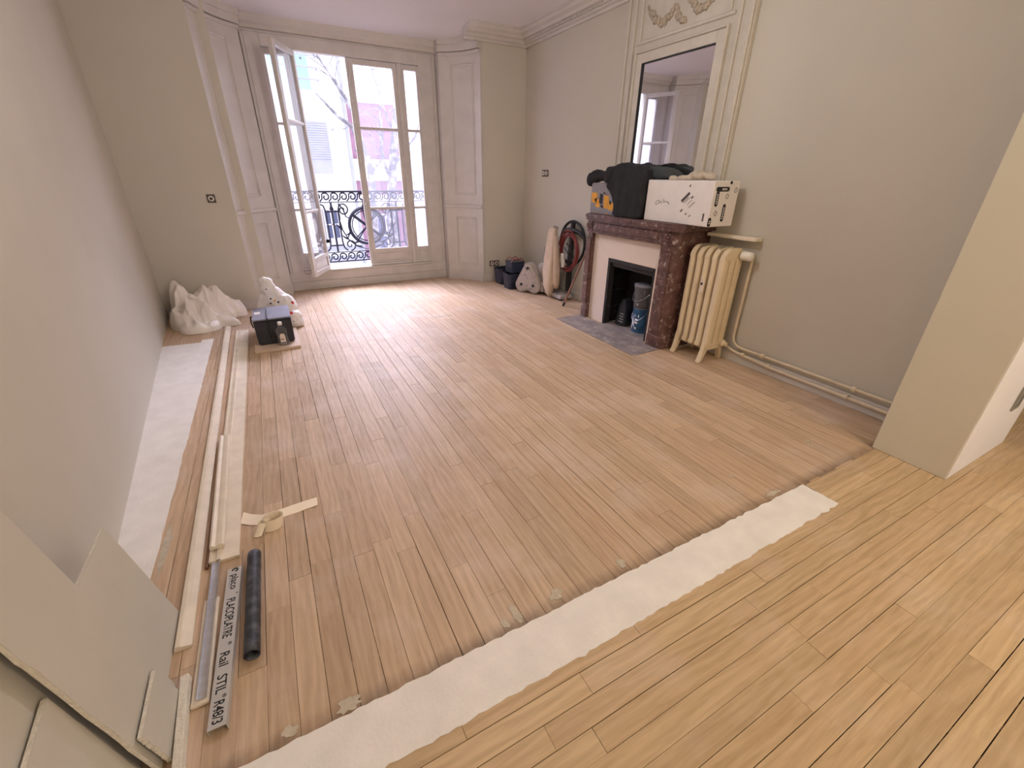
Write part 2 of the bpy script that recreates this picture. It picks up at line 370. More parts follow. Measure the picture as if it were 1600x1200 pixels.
# ------------------------------------------------------------------ structure: floor
XR = 3.49
def xl(y): return -.70-.084*y
b = B().box(-1.6, 6.0, -3.2, 7.0, -.12, -.011)
floor = build(b, 'floor', SUB, origin=(0, 0, 0)); tag(floor, kind='structure')
planks = []
px0 = .215-.0855*19
for i in range(60):
    x0 = px0+.0855*i; x1 = x0+.0855
    if x0 > XR+.05: break
    y = .876
    if x1 < -.69: y = 4.80
    yend = 6.76 if -.2 < x0 < 2.75 else 6.2
    y -= random.uniform(0, .0) ; first = True
    while y < yend:
        L_ = random.uniform(.55, 1.5)*(random.uniform(.3, 1) if first else 1); first = False
        y1 = min(yend, y+L_)
        if yend-y1 < .15: y1 = yend
        planks.append((x0, x1, y, y1, 'y')); y = y1
for i in range(-45, 13):
    y0 = .064+.0735*i; y1 = y0+.0735
    if y1 > .96: break
    if y1 > .75:
        segs = [(2.30, 3.06)] if y1 < .97 else []
        segs = [(2.30, 3.05), (3.85, 5.9)] if y0 > .5 else segs
        y1 = min(y1, .886)
    else:
        segs = [(-1.0, 5.9)]
        if y1 > .70: y1 = .712
    if y0 >= y1-.004: continue
    for sa, sb in segs:
        x = sa; first = True
        while x < sb:
            L_ = random.uniform(.6, 1.5)*(random.uniform(.3, 1) if first else 1); first = False
            x1 = min(sb, x+L_)
            if sb-x1 < .15: x1 = sb
            planks.append((x, x1, y0, y1, 'x')); x = x1
# row of short boards between the strip's end and the partition that fill the leftover
planks.append((2.30, 3.05, .70, .7255, 'x'))
def area(p):
    q = [proj((x, y, 0)) for x, y in ((p[0], p[2]), (p[1], p[2]), (p[1], p[3]), (p[0], p[3]))]
    if any(k is None for k in q): return 0
    q = [(min(1600, max(0, a)), min(1200, max(0, b_))) for a, b_ in q]
    return abs(sum(q[i][0]*q[(i+1) % 4][1]-q[(i+1) % 4][0]*q[i][1] for i in range(4)))/2
planks.sort(key=area, reverse=True)
rest = {'x': B(), 'y': B()}
def pbox(bb, p):
    g = random.choice((.0003, .0007, .0012, .0018)); dz = random.uniform(-.0006, .0004); e = random.uniform(.0003, .0009)
    gx, gy = (g, e) if p[4] == 'y' else (e, g)
    bb.box(p[0]+gx, p[1]-gx, p[2]+gy, p[3]-gy, -.011, dz); return bb
for i, p in enumerate(planks):
    if i < 300: build(pbox(B(), p), 'plank', WOODB if p[4] == 'y' else WOODF, floor)
    else: pbox(rest[p[4]], p)
tag(build(rest['y'], 'plank_field', WOODB, floor), kind='stuff')
tag(build(rest['x'], 'plank_field', WOODF, floor), kind='stuff')

def ragged(pts, step, jit, seed):
    rnd = random.Random(seed); out = []
    n = len(pts)
    for i in range(n):
        a = Vector(pts[i]); d = Vector(pts[(i+1) % n])-a; k = max(1, int(d.length/step)); nn = Vector((-d.y, d.x)).normalized()
        for j in range(k):
            t = j/k; q = a+d*t
            if j: q = q+nn*rnd.uniform(-jit, jit)*(2.2 if rnd.random() < .08 else 1)
            out.append((q.x, q.y))
    return out
st = build(B().prism(ragged([(-.95, .700), (.6, .694), (1.6, .700), (2.30, .706), (2.288, .884), (1.2, .886), (.2, .886), (-.95, .892)], .025, .004, 3), 'z', -.011, .0022), 'plaster_strip', PLAST, floor)
tag(st, 'long ragged white plaster strip set across the floorboards')
sl = build(B().prism(ragged([(-.715, 1.2), (-.708, 1.9), (-.70, 4.98), (-.80, 4.98), (-.80, 4.90), (-1.2, 4.93), (-1.0, 1.2)], .05, .002, 5), 'z', -.011, .0015), 'plaster_strip', PLAST, floor)
tag(sl, 'wide smooth white plaster band on the floor along the bare wall')
def patch(px, py, rx, ry, ang, seed):
    q = at(px, py, 2, 0); rnd = random.Random(seed); pts = []
    for k in range(18):
        a = 2*math.pi*k/18; r = rnd.uniform(.75, 1.5); v = Vector((rx*r*math.cos(a), ry*r*math.sin(a))); v.rotate(Matrix.Rotation(ang, 2)); pts.append((q.x+v.x, q.y+v.y))
    build(B().prism(pts, 'z', -.004, .0021), 'putty_patch', PUTTY, floor)
for a in ((545, 1101, .03, .02, 0, 1), (452, 1143, .018, .014, 0, 2), (805, 958, .013, .04, .1, 3), (789, 975, .012, .018, 0, 4), (869, 930, .026, .018, .2, 5), (970, 880, .016, .022, .1, 6), (1207, 771, .05, .013, 0, 7), (258, 858, .014, .15, .0, 8), (820, 1057, .035, .012, -.1, 9), (1142, 744, .012, .006, 0, 10), (1293, 662, .016, .008, 0, 11), (1262, 690, .016, .008, 0, 12), (690, 494, .10, .012, .0, 14), (828, 473, .03, .016, .3, 15)):
    patch(*a)

# ------------------------------------------------------------------ walls and ceiling
def S(bb, name, mt, **k):
    o = build(bb, name, mt, origin=(0, 0, 0), **k); return tag(o, kind='structure')
S(B().prism([(xl(6.2), 6.2), (xl(-3.2), -3.2), (xl(-3.2)-.2, -3.2), (xl(6.2)-.2, 6.2)], 'z', 0, 3.3), 'wall_left', WALL)
S(B().box(-1.45, -.285, 6.0, 6.2, 0, 3.3), 'wall_back_left', WALL)
S(B().box(2.80, 3.7, 6.13, 6.33, 0, 3.3), 'wall_back_right', WALL)
S(B().box(XR, XR+.2, .72, 6.3, 0, 3.3), 'wall_right', WALL)
pier = S(B().box(3.042, 3.86, .54, .897, 0, 3.3), 'wall_partition', PIERW, bevel=.003)
tag(build(B().box(3.044, 3.858, .5365, .54, .004, 3.15), 'end_face', mat('white_end', c(242, 240, 238), .7, amt=.02, scale=2), pier), 'white end of the partition wall')  # thin sheet over the partition's end, whiter than its other faces
S(B().box(-1.45, -.14, 6.2, 7.0, 0, 3.3).box(-.14, .14, 6.74, 7.0, 0, 3.3).box(2.42, 2.8, 6.74, 7.0, 0, 3.3).box(2.8, 3.7, 6.33, 7.0, 0, 3.3).box(.14, 2.42, 6.80, 7.0, 2.86, 3.3), 'wall_back', WALL)
S(B().box(5.9, 6.1, -3.2, 2.6, 0, 3.3), 'wall_front_right', WALL)
S(B().box(3.86, 6.1, 2.6, 2.8, 0, 3.3), 'wall_front_far', WALL)
S(B().box(-.9, 2.2, -3.4, -3.2, 0, 3.3).box(3.8, 6.1, -3.4, -3.2, 0, 3.3).box(2.2, 3.8, -3.4, -3.2, 0, .4).box(2.2, 3.8, -3.4, -3.2, 2.6, 3.3), 'wall_front', WALL)
S(B().box(3.69, 3.86, .897, 2.7, 0, 3.3), 'wall_front_side', WALL)
# ceiling, easing down into the window recess
b = B(); ys = [-3.2, 0, 3, 5.6, 5.9, 6.0, 6.1, 6.2, 6.3, 6.45, 7.0]; zz = [3.15]*5+[3.145, 3.125, 3.10, 3.08, 3.07, 3.07]
vs = []; fs = []
for y, z in zip(ys, zz): vs += [(-1.5, y, z), (6.1, y, z), (-1.5, y, z+.15), (6.1, y, z+.15)]
for i in range(len(ys)-1):
    a = 4*i; fs += [(a, a+1, a+5, a+4), (a+2, a+6, a+7, a+3), (a, a+4, a+6, a+2), (a+1, a+3, a+7, a+5)]
fs += [(0, 2, 3, 1), (4*len(ys)-4, 4*len(ys)-3, 4*len(ys)-1, 4*len(ys)-2)]
S(b.add(vs, fs), 'ceiling', CEIL, smooth=True)

# curved panelled reveals left and right of the window
def reveal(name, P0, Pc, P1, corner, zt, label):
    P0, Pc, P1 = Vector(P0), Vector(Pc), Vector(P1)
    cv = lambda t: P0*(1-t)**2+Pc*2*t*(1-t)+P1*t*t
    def pos(t, z, off=0):
        p = cv(t); d = (cv(min(1, t+.01))-cv(max(0, t-.01))).normalized(); n = Vector((d.y, -d.x))
        if n.y > 0: n = -n
        q = p+n*off; return Vector((q.x, q.y, z))
    def shell(z0, z1, off):
        k = 14; pts = [tuple(pos(i/k, 0, off)[:2]) for i in range(k+1)]
        return B().prism(pts+[tuple(q) for q in corner], 'z', z0, z1)
    o = S(shell(0, zt, 0), name, TRIMW, smooth=True); tag(o, label)
    build(shell(0, .13, .012), 'plinth', TRIMW, o, smooth=True)
    build(shell(1.06, 1.10, .022), 'chair_rail', TRIMW, o, smooth=True, bevel=.006)
    for z0, z1 in ((.24, .93), (1.24, 2.80)):
        for ins, r in ((0, .009), (.028, .005)):
            t0, t1 = .24+ins*1.2, .80-ins*1.2; a, e = z0+ins, z1-ins; k = 10
            path = [pos(t0+(t1-t0)*i/k, a) for i in range(k+1)]+[pos(t1, a+(e-a)*i/6) for i in range(1, 7)]+[pos(t1-(t1-t0)*i/k, e) for i in range(1, k+1)]+[pos(t0, e-(e-a)*i/6) for i in range(1, 6)]
            build(B().tube(path, r, 6, closed=True), 'panel_moulding', TRIMW, o, smooth=True)
    k = 14
    for zz_, off, h in ((zt-.20, .03, .03), (zt-.16, .05, .07), (zt-.09, .08, .09)):
        build(shell(zz_, zz_+h, off), 'capital', TRIMW, o, smooth=True)
    return o
reveal('trim_1', (.13, 6.60), (-.17, 6.41), (-.285, 6.03), [(-.36, 6.03), (-.36, 6.8), (.13, 6.8)], 3.10, 'concave panelled reveal beside the open window sash')
reveal('trim_2', (2.42, 6.60), (2.71, 6.44), (2.80, 6.12), [(2.88, 6.14), (2.88, 6.8), (2.42, 6.8)], 3.10, 'concave panelled reveal beside the closed window light')
# cornices
prof = [(0, 3.01), (.03, 3.01), (.035, 3.03), (.075, 3.04), (.085, 3.065), (.13, 3.075), (.15, 3.095), (.20, 3.11), (.22, 3.13), (.25, 3.135), (.25, 3.16), (0, 3.16)]
o = S(B().prism([(XR-a, z) for a, z in prof], 'y', .9, 6.14), 'trim_3', TRIMW); tag(o, 'moulded plaster cornice with dentils above the mirror wall')
b = B()
y = 1.0
while y < 6.0: b.box(XR-.115, XR-.08, y, y+.018, 3.046, 3.066); y += .034
tag(build(b, 'dentil_row', TRIMW, o), kind='stuff')
o = S(B().prism([(6.13-a, z) for a, z in prof], 'x', 2.58, XR), 'trim_4', TRIMW); tag(o, 'short plaster cornice beside the window recess')
o = S(B().prism([(6.80-a*.7, z-.09) for a, z in [(0, 2.98), (.03, 2.98), (.05, 3.0), (.07, 3.04), (.10, 3.05), (.12, 3.08), (.17, 3.10), (.19, 3.13), (.22, 3.17), (0, 3.17)]], 'x', .1, 2.45), 'trim_5', TRIMW); tag(o, 'moulded head cornice above the window')
S(B().box(XR-.018, XR, .9, 2.75, .0, .10).box(XR-.018, XR, 4.02, 6.13, 0, .10), 'baseboard_right', TRIMW, bevel=.004)
S(B().box(2.80, XR, 6.115, 6.13, 0, .12), 'baseboard_back', TRIMW, bevel=.004)
S(B().box(-1.2, -.285, 5.985, 6.0, 0, .10), 'baseboard_left', TRIMW, bevel=.004)

# ------------------------------------------------------------------ window
W0, W1 = .13, 2.42; YW = 6.74
win = thing('window_1', (1.28, YW, 0), 'tall white french window with one sash open onto a balcony', kind='structure')
b = B().box(W0, .33, YW, YW+.09, .0, 2.95).box(2.18, W1, YW, YW+.09, .0, 2.95).box(.33, 2.18, YW, YW+.09, 2.80, 2.95)
build(b, 'casing', WINW, win, bevel=.004)
b = B().box(W0, W1, YW-.015, YW+.06, 0, .115).box(W0, W1, YW-.005, YW+.06, .115, .235)
build(b, 'apron', WINW, win, bevel=.006)
build(B().box(.33, 2.18, YW-.03, YW+.20, .235, .262), 'threshold', TRIMW, win, bevel=.006)
b = B()
for xa in (W0+.02, W0+.055): b.tube([(xa, YW, .25), (xa, YW, 2.93), (W0+W1-xa, YW, 2.93), (W0+W1-xa, YW, .25)], .011, 6)
build(b, 'casing_moulding', WINW, win, smooth=True)
build(B().box(.60, .655, YW+.0, YW+.075, .262, 2.80).box(1.885, 1.945, YW+.0, YW+.075, .262, 2.80), 'mullion', WINW, win, bevel=.006)
ZR = (.50, 1.055, 2.045, 2.735)       # bottom rail top, two muntins, top rail underside
def sash(x0, x1, stl, str_, M=None, handle=False):
    """one glazed leaf; x along the leaf, y thickness, z up"""
    t0, t1 = -.022, .022
    I = M or Matrix.Identity(4)
    fr = B().box(x0, x0+stl, t0, t1, .265, 2.795, I).box(x1-str_, x1, t0, t1, .265, 2.795, I).box(x0+stl, x1-str_, t0, t1, ZR[3], 2.795, I).box(x0+stl, x1-str_, t0, t1, .265, .325, I).box(x0+stl, x1-str_, t0, t1, ZR[0]-.045, ZR[0], I)
    s = build(fr, 'sash', WINW, win, bevel=.004)
    for z in ZR[1:3]: build(B().box(x0+stl, x1-str_, -.016, .016, z-.016, z+.016, I), 'muntin', WINW, s, bevel=.004)
    zs = [ZR[0], ZR[1], ZR[2], ZR[3]]
    for i in range(3):
        build(B().box(x0+stl-.004, x1-str_+.004, -.002, .002, zs[i]+(.016 if i else 0), zs[i+1]-(.016 if i < 2 else 0), I), 'pane', GLASS, s)
    build(B().box(x0+stl, x1-str_, -.008, .008, .325, ZR[0]-.045, I), 'panel', WINW, s)
    build(B().box(x0+stl+.03, x1-str_-.03, -.018, .010, .345, ZR[0]-.065, I), 'raised_panel', WINW, s, bevel=.008)
    build(B().box(x0, x1, -.045, -.02, .262, .30, I), 'drip_rail', WINW, s, bevel=.008)
    if handle:
        build(B().tube([I @ Vector((x0+.03, -.034, z)) for z in (.30, 1.5, 2.76)], .007, 6).ball(I @ Vector((x0+.03, -.05, 1.12)), .018), 'handle', WINW, s, smooth=True)
        for z in (.6, 1.5, 2.4): build(B().tube([I @ Vector((x1+.004, -.022, z)), I @ Vector((x1+.004, -.022, z+.09))], .008, 6), 'hinge', WINW, s, smooth=True)
    return s
Y0 = T(0, YW+.04, 0)
sash(1.255, 1.885, .085, .05, Y0, True)
sash(1.945, 2.20, .04, .05, Y0)
sash(.32, .60, .04, .04, Y0)
hx, hy = .66, YW+.01
fp = at(495, 432, 2, .26); ang = math.atan2(6.20-hy, .40-hx)
sash(0, .60, .05, .075, T(hx, hy, 0) @ RZ(ang))

# ------------------------------------------------------------------ balcony and street
S(B().box(-.9, 3.5, 7.0, 7.45, -.02, .18), 'balcony_floor', STONE)
YB = 7.12
rl = thing('balcony_railing', (1.4, YB, .18), 'dark wrought iron balcony railing with scrolls and a wheel', 'railing')
def bar(name, b): return build(b, name, IRON, rl, smooth=True)
for z, r in ((1.265, .017), (1.125, .009), (.43, .009), (.295, .014)): bar('rail', B().box(-.75, 3.35, YB-r*.8, YB+r*.8, z-r*.7, z+r*.7))
bar('post', B().box(-.77, -.74, YB-.015, YB+.015, .18, 1.27)); bar('post', B().box(3.34, 3.37, YB-.015, YB+.015, .18, 1.27))
for xf_ in (.2, 1.41, 2.62): bar('foot', B().box(xf_-.012, xf_+.012, YB-.012, YB+.012, .18, .30))
def spiral(cx, cz, r0, r1, a0, a1, n=16): return [(cx+(r0+(r1-r0)*i/n)*math.cos(a0+(a1-a0)*i/n), YB, cz+(r0+(r1-r0)*i/n)*math.sin(a0+(a1-a0)*i/n)) for i in range(n+1)]
for zc, h in ((1.195, .058), (.362, .056)):
    x = -.66
    while x < 3.3:
        p = [(x-.085, YB, zc-h), (x-.05, YB, zc-h*.4)]+spiral(x, zc, h, .014, math.pi*.78, -math.pi*1.4)
        bar('wave_scroll', B().tube(p, .011, 5)); x += .122
CX, CZ = 1.33, .79
bar('wheel', B().tube([(CX+.255*math.cos(a*math.pi/18), YB, CZ+.255*math.sin(a*math.pi/18)) for a in range(36)], .024, 6, closed=True))
bar('wheel_rim', B().tube([(CX+.215*math.cos(a*math.pi/18), YB, CZ+.215*math.sin(a*math.pi/18)) for a in range(36)], .008, 5, closed=True))
for a, r in ((2.45, .022), (1.75, .009), (.9, .009), (3.9, .009)): bar('spoke', B().tube([(CX+.24*math.cos(a), YB, CZ+.24*math.sin(a)), (CX-.24*math.cos(a), YB, CZ-.24*math.sin(a))], r, 6))
bar('finial', B().lathe([(.03, 0), (.05, .02), (.03, .06), (.03, .12), (.05, .13), (.0, .14)], CX, YB, CZ+.25, 10, .4))
bar('finial_ring', B().tube([(CX-.02+.04*math.cos(a*math.pi/8), YB, 1.195+.045*math.sin(a*math.pi/8)) for a in range(16)], .012, 5, closed=True))
for s in (-1, 1):
    for base in (.47, 1.45):
        x = CX+s*base
        for dx in (-.085, .085):
            bar('lyre_bar', B().tube([(x+dx*1.7, YB, 1.10), (x+dx*1.25, YB, 1.08), (x+dx, YB, 1.0), (x+dx, YB, .58), (x+dx*1.2, YB, .49), (x+dx*1.7, YB, .45)], .012, 5))
        bar('lyre_bar', B().tube([(x, YB, 1.12), (x, YB, .43)], .016, 5))
        bar('arrow_head', B().lathe([(.0, 0), (.03, .04), (.006, .12)], x, YB, .99, 6, .4)); 
        for z in (1.0, .53): bar('cross_bar', B().tube([(x-.1, YB, z), (x+.1, YB, z)], .012, 5))
    for sx in (.34,):
        bar('c_scroll', B().tube(spiral(CX+s*(sx-.02), 1.02, .085, .012, math.pi/2, math.pi/2+s*math.pi*2.6), .011, 5))
        bar('c_scroll', B().tube(spiral(CX+s*(sx-.06), .53, .085, .012, -math.pi/2, -math.pi/2-s*math.pi*2.6), .011, 5))
        bar('scroll_stem', B().tube([(CX+s*.37, YB, 1.11), (CX+s*.31, YB, 1.02), (CX+s*.29, YB, .93), (CX+s*.24, YB, .90)], .011, 5))
    stem = [(CX+s*.02, YB, .45), (CX+s*.18, YB, .50), (CX+s*.29, YB, .60), (CX+s*.36, YB, .74), (CX+s*.38, YB, .86)]
    bar('leaf_branch', B().tube(stem, .010, 5))
    for (px_, pz_), an in zip(((.18, .5), (.24, .55), (.29, .6), (.33, .67), (.36, .74), (.38, .86), (.30, .62), (.22, .52)), (2.3, .2, 2.5, .3, 2.3, 1.5, 1.2, -.2)):
        a = an if s < 0 else math.pi-an
        q = Vector((CX+s*px_, YB, pz_)); d = Vector((-math.cos(a)*-1 if 0 else math.cos(a), 0, math.sin(a)))
        if s < 0: d.x = math.cos(math.pi-an) if 0 else math.cos(an)
        bar('leaf', B().tube([q, q+d*.04, q+d*.085, q+d*.13], [.004, .018, .014, .002], 6, flat=.35))
# exterior
S(B().box(-30, 40, 8.2, 60, -6.2, -6.0), 'street', ASPH)
def rect(p0, p1, y):  # px corners -> x0,x1,z0,z1 on a plane y
    a, b_ = at(p0[0], p0[1], 1, y), at(p1[0], p1[1], 1, y)
    return min(a.x, b_.x), max(a.x, b_.x), min(a.z, b_.z), max(a.z, b_.z)
YF = 17
bd = thing('apartment_building', (-1, YF+2, -6), 'white rendered apartment block with shuttered window across the street', 'building')
build(B().box(-12, 3.0, YF, YF+4, -6, 7.0), 'wall', FACADE, bd)
build(B().tube([(2.92, YF-.08, -6), (2.92, YF-.08, 7)], .06, 8), 'drainpipe', SHUT, bd, smooth=True)
def far_window(par, x0, x1, z0, z1, y, pane_mt, shutter=0, grid=None):
    f = build(B().box(x0-.07, x1+.07, y-.05, y+.02, z0-.05, z1+.05), 'window', STONE, par)
    build(B().box(x0, x1, y-.07, y-.04, z0, z1), 'pane', pane_mt, f)
    build(B().box(x0-.15, x1+.15, y-.14, y, z0-.14, z0-.05), 'sill', STONE, f)
    if shutter:
        n = 16; h = (z1-z0)*shutter
        for k in range(n): build(B().box(x0, x1, y-.10, y-.06, z1-h*(k+1)/n+.008, z1-h*k/n), 'slat', SHUT, f)
    if grid:
        for k in range(1, grid[0]): xx = x0+(x1-x0)*k/grid[0]; build(B().box(xx-.03, xx+.03, y-.09, y-.05, z0, z1), 'glazing_bar', STONE, f)
        for k in range(1, grid[1]): zz_ = z0+(z1-z0)*k/grid[1]; build(B().box(x0, x1, y-.09, y-.05, zz_-.02, zz_+.02), 'glazing_bar', STONE, f)
    return f
far_window(bd, 1.42, 2.30, 1.50, 2.98, YF, SHUT, .72)
fw = far_window(bd, .95, 2.02, 3.82, 5.6, YF, FROST, 0, (3, 1))
for z in (4.05, 4.35, 4.65): build(B().tube([(1.0, YF-.3, z), (2.25, YF-.3, z), (2.25, YF, z)], .025, 6), 'guard_bar', SHUT, fw)
far_window(bd, 1.40, 1.68, -.55, .35, YF, DGLASS, 0, (2, 2)); far_window(bd, 1.80, 2.20, -.55, .35, YF, DGLASS, 0, (2, 2))
far_window(bd, -1.6, -.7, 1.50, 2.98, YF, SHUT, 1.0); far_window(bd, -1.6, -.7, 3.9, 5.6, YF, FROST)
build(B().box(-12, 3.0, YF-.06, YF, -1.0, -.85).box(-12, 3.0, YF-.10, YF, -1.35, -1.2), 'band', SHUT, bd)
YK = 24
bk = thing('brick_building', (7, YK+2, -6), 'pink brick house with white stone bands behind bare trees', 'building')
build(B().box(3.2, 7.7, YK, YK+4, -6, 7.5), 'wall', BRICK, bk)
build(B().box(3.2, 7.7, YK-.12, YK, 4.45, 7.5), 'upper_wall', FACADE, bk)
for z0, z1, d in ((1.25, 2.05, .12), (2.0, 2.12, .22), (1.2, 1.3, .2), (-.1, .55, .15), (-3.2, -2.6, .15)): build(B().box(3.2, 7.7, YK-d, YK, z0, z1), 'band', STONE, bk)
far_window(bk, 6.55, 7.0, -2.4, -.4, YK, DGLASS, 0, (1, 2)); far_window(bk, 5.0, 5.9, -2.4, -.4, YK, DGLASS, 0, (2, 2))
wb = thing('white_building', (9, 21, -6), 'white rendered house standing beside the pink brick house', 'building')
build(B().box(6.15, 12, 19.5, 22, -6, 8), 'wall', FACADE, wb); build(B().box(6.05, 12, 19.3, 19.5, 4.6, 4.8), 'band', STONE, wb)
# plane trees in the street
def ptree(label, y, trunk, branches, seed):
    rnd = random.Random(seed); pts = [at(a, e, 1, y) for a, e, _ in trunk]; rs = [r for _, _, r in trunk]
    root = thing('plane_tree', (pts[0].x, y, -6), label, 'tree')
    build(B().tube([Vector((pts[0].x, y, -6))]+pts, [rs[0]*1.25]+rs, 10), 'trunk', BARK, root, smooth=True)
    for br in branches:
        p = [at(a, e, 1, y+dy) for a, e, r, dy in br]; r_ = [q[2] for q in br]
        o_ = build(B().tube(p, r_, 7), 'branch', BARK, root, smooth=True)
        tw = B()
        for i in range(len(p)-1):
            for k in range(4):
                a = p[i].lerp(p[i+1], rnd.random()); d = Vector((rnd.uniform(-1, 1), rnd.uniform(-.5, .5), rnd.uniform(-.3, 1))).normalized()
                m_ = a+d*rnd.uniform(.2, .4); e_ = m_+(d+Vector((rnd.uniform(-.6, .6), 0, rnd.uniform(-.5, .5)))).normalized()*rnd.uniform(.15, .4)
                tw.tube([a, m_, e_], [.012, .008, .003], 4)
                if rnd.random() < .25: tw.ball(e_-Vector((0, 0, .05)), .028, 6)
        build(tw, 'twig', BARK, o_)
ptree('bare plane tree with mottled trunk before the brick house', 12.5, [(618, 395, .15), (611, 345, .14), (612, 300, .12), (614, 250, .10), (617, 200, .085), (620, 140, .06), (622, 80, .04)],
      [[(612, 285, .05, 0), (603, 262, .04, 0), (596, 232, .03, .2), (593, 200, .022, .3), (594, 150, .015, .3)], [(613, 262, .045, 0), (628, 240, .035, -.2), (648, 215, .025, -.3), (662, 170, .015, -.3)], [(616, 210, .03, 0), (600, 170, .02, .2), (588, 130, .014, .3), (575, 95, .01, .4)]], 3)
ptree('slender bare plane tree leaning in front of the white facade', 12.0, [(588, 395, .12), (584, 340, .11), (583, 300, .095), (578, 262, .08), (568, 232, .065), (549, 197, .045), (528, 182, .036), (511, 164, .026), (493, 145, .015)],
      [[(580, 270, .05, 0), (596, 250, .03, .2), (598, 215, .02, .3), (594, 180, .012, .3)], [(566, 226, .05, 0), (556, 185, .042, .1), (542, 157, .04, .2), (529, 137, .036, .2), (514, 113, .03, .2), (496, 88, .02, .2), (486, 60, .012, .2)]], 8)

# ------------------------------------------------------------------ fireplace
YN, YFAR = 2.73, 4.01       # near and far ends of the chimneypiece
fpz = thing('fireplace', (3.3, 3.37, 0), 'red brown veined marble fireplace with cream surround and grey hearth', 'fireplace')
def P(b, name, mt, par=None, **k): return build(b, name, mt, par or fpz, **k)
def rounded_jamb(y0, y1, sgn, z0, z1, d=0, x0=3.09):
    """plan outline with the outer front corner rounded"""
    out = y0 if sgn < 0 else y1; inn = y1 if sgn < 0 else y0; s = sgn
    r = .06
    pts = [(XR-.002, out+s*d), (x0-d+r, out+s*d)]+[(x0-d+r-r*math.sin(a*math.pi/8), out+s*d-s*r*(1-math.cos(a*math.pi/8))) for a in range(1, 5)]+[(x0-d, inn), (XR-.002, inn)]
    return B().prism(pts, 'z', z0, z1)
for y0, y1, s in ((YN, 2.905, -1), (3.90, YFAR, 1)):
    j = P(rounded_jamb(y0, y1, s, .12, .96), 'jamb', MARB, smooth=True)
    P(rounded_jamb(y0, y1, s, 0, .12, .012), 'plinth', MARB, j, smooth=True, bevel=.004)
    ym = (y0+y1)/2
    P(B().box(3.076, 3.10, ym-.045, ym+.035, .17, .90), 'pilaster_panel', MARB, j, bevel=.005)
    k = P(rounded_jamb(y0, y1, s, .96, 1.085, .012), 'corner_block', MARB, smooth=True)
    P(B().tube([(3.075, ym+.032*math.cos(a*math.pi/8), 1.022+.032*math.sin(a*math.pi/8)) for a in range(16)], .008, 6, closed=True).ball((3.076, ym, 1.022), (.012, .018, .018)), 'rosette', MARB, k, smooth=True)
P(B().box(3.085, XR-.002, 2.905, 3.90, .965, 1.085), 'frieze', MARB, bevel=.004)
P(B().box(3.078, 3.09, 2.95, 3.86, .985, 1.06), 'frieze_panel', MARB, bevel=.004)
P(B().box(3.075, 3.10, 2.90, 3.905, .95, .968), 'moulding', MARB, bevel=.004)
sh = [(XR-.002, 2.66), (3.11, 2.66)]+[(3.11-.07*math.sin(a*math.pi/10), 2.73-.07*math.cos(a*math.pi/10)) for a in range(1, 6)]+[(3.04, 3.96)]+[(3.11-.07*math.cos(a*math.pi/10), 3.96+.07*math.sin(a*math.pi/10)) for a in range(1, 6)]+[(XR-.002, 4.03)]
P(B().prism(sh, 'z', 1.098, 1.14), 'mantel_shelf', MARB, bevel=.010, bseg=2)
P(B().prism([(x+.012 if x < 3.2 else x, min(max(y, 2.675), 4.015)) for x, y in sh], 'z', 1.08, 1.10), 'shelf_moulding', MARB)
def slab(poly): return B().prism(poly, 'x', 3.13, 3.155)
P(slab([(3.90, .0), (3.64, .0), (3.64, .722), (3.90, .965)]), 'surround_slab', CREAMP, bevel=.003)
P(slab([(3.90, .965), (3.64, .722), (2.965, .722), (2.905, .965)]), 'surround_slab', CREAMP, bevel=.003)
P(slab([(2.965, .0), (2.905, .0), (2.905, .965), (2.965, .722)]), 'surround_slab', CREAMP, bevel=.003)
b = B()
for a, e, z0, z1 in ((3.605, 3.64, 0, .722), (2.963, 2.985, 0, .722), (2.985, 3.605, .682, .722)): b.box(3.125, 3.20, a, e, z0, z1)
P(b, 'iron_frame', SOOT, bevel=.003)
b = B().box(3.46, 3.486, 2.93, 3.70, 0, .9).box(3.155, 3.46, 3.66, 3.70, 0, .9).box(3.155, 3.46, 2.93, 2.963, 0, .9).box(3.155, 3.46, 2.95, 3.68, .76, .80)
P(b, 'firebox', SOOT)
for z in (.18, .36, .54): P(B().box(3.18, 3.46, 3.625, 3.66, z, z+.012), 'firebox_rib', SOOT)
P(B().box(3.15, 3.22, 3.0, 3.6, .64, .69), 'damper_hood', SOOT, bevel=.006)
P(B().box(3.16, 3.175, 3.25, 3.33, .645, .66), 'damper_handle', STEEL, bevel=.002)
P(B().prism(ragged([(2.755, 4.005), (2.748, 2.74), (2.79, 2.715), (3.09, 2.74), (3.09, 4.02)], .05, .004, 12), 'z', -.005, .006).box(3.09, 3.46, 2.965, 3.64, -.005, .006), 'hearth_slab', HEARTH)
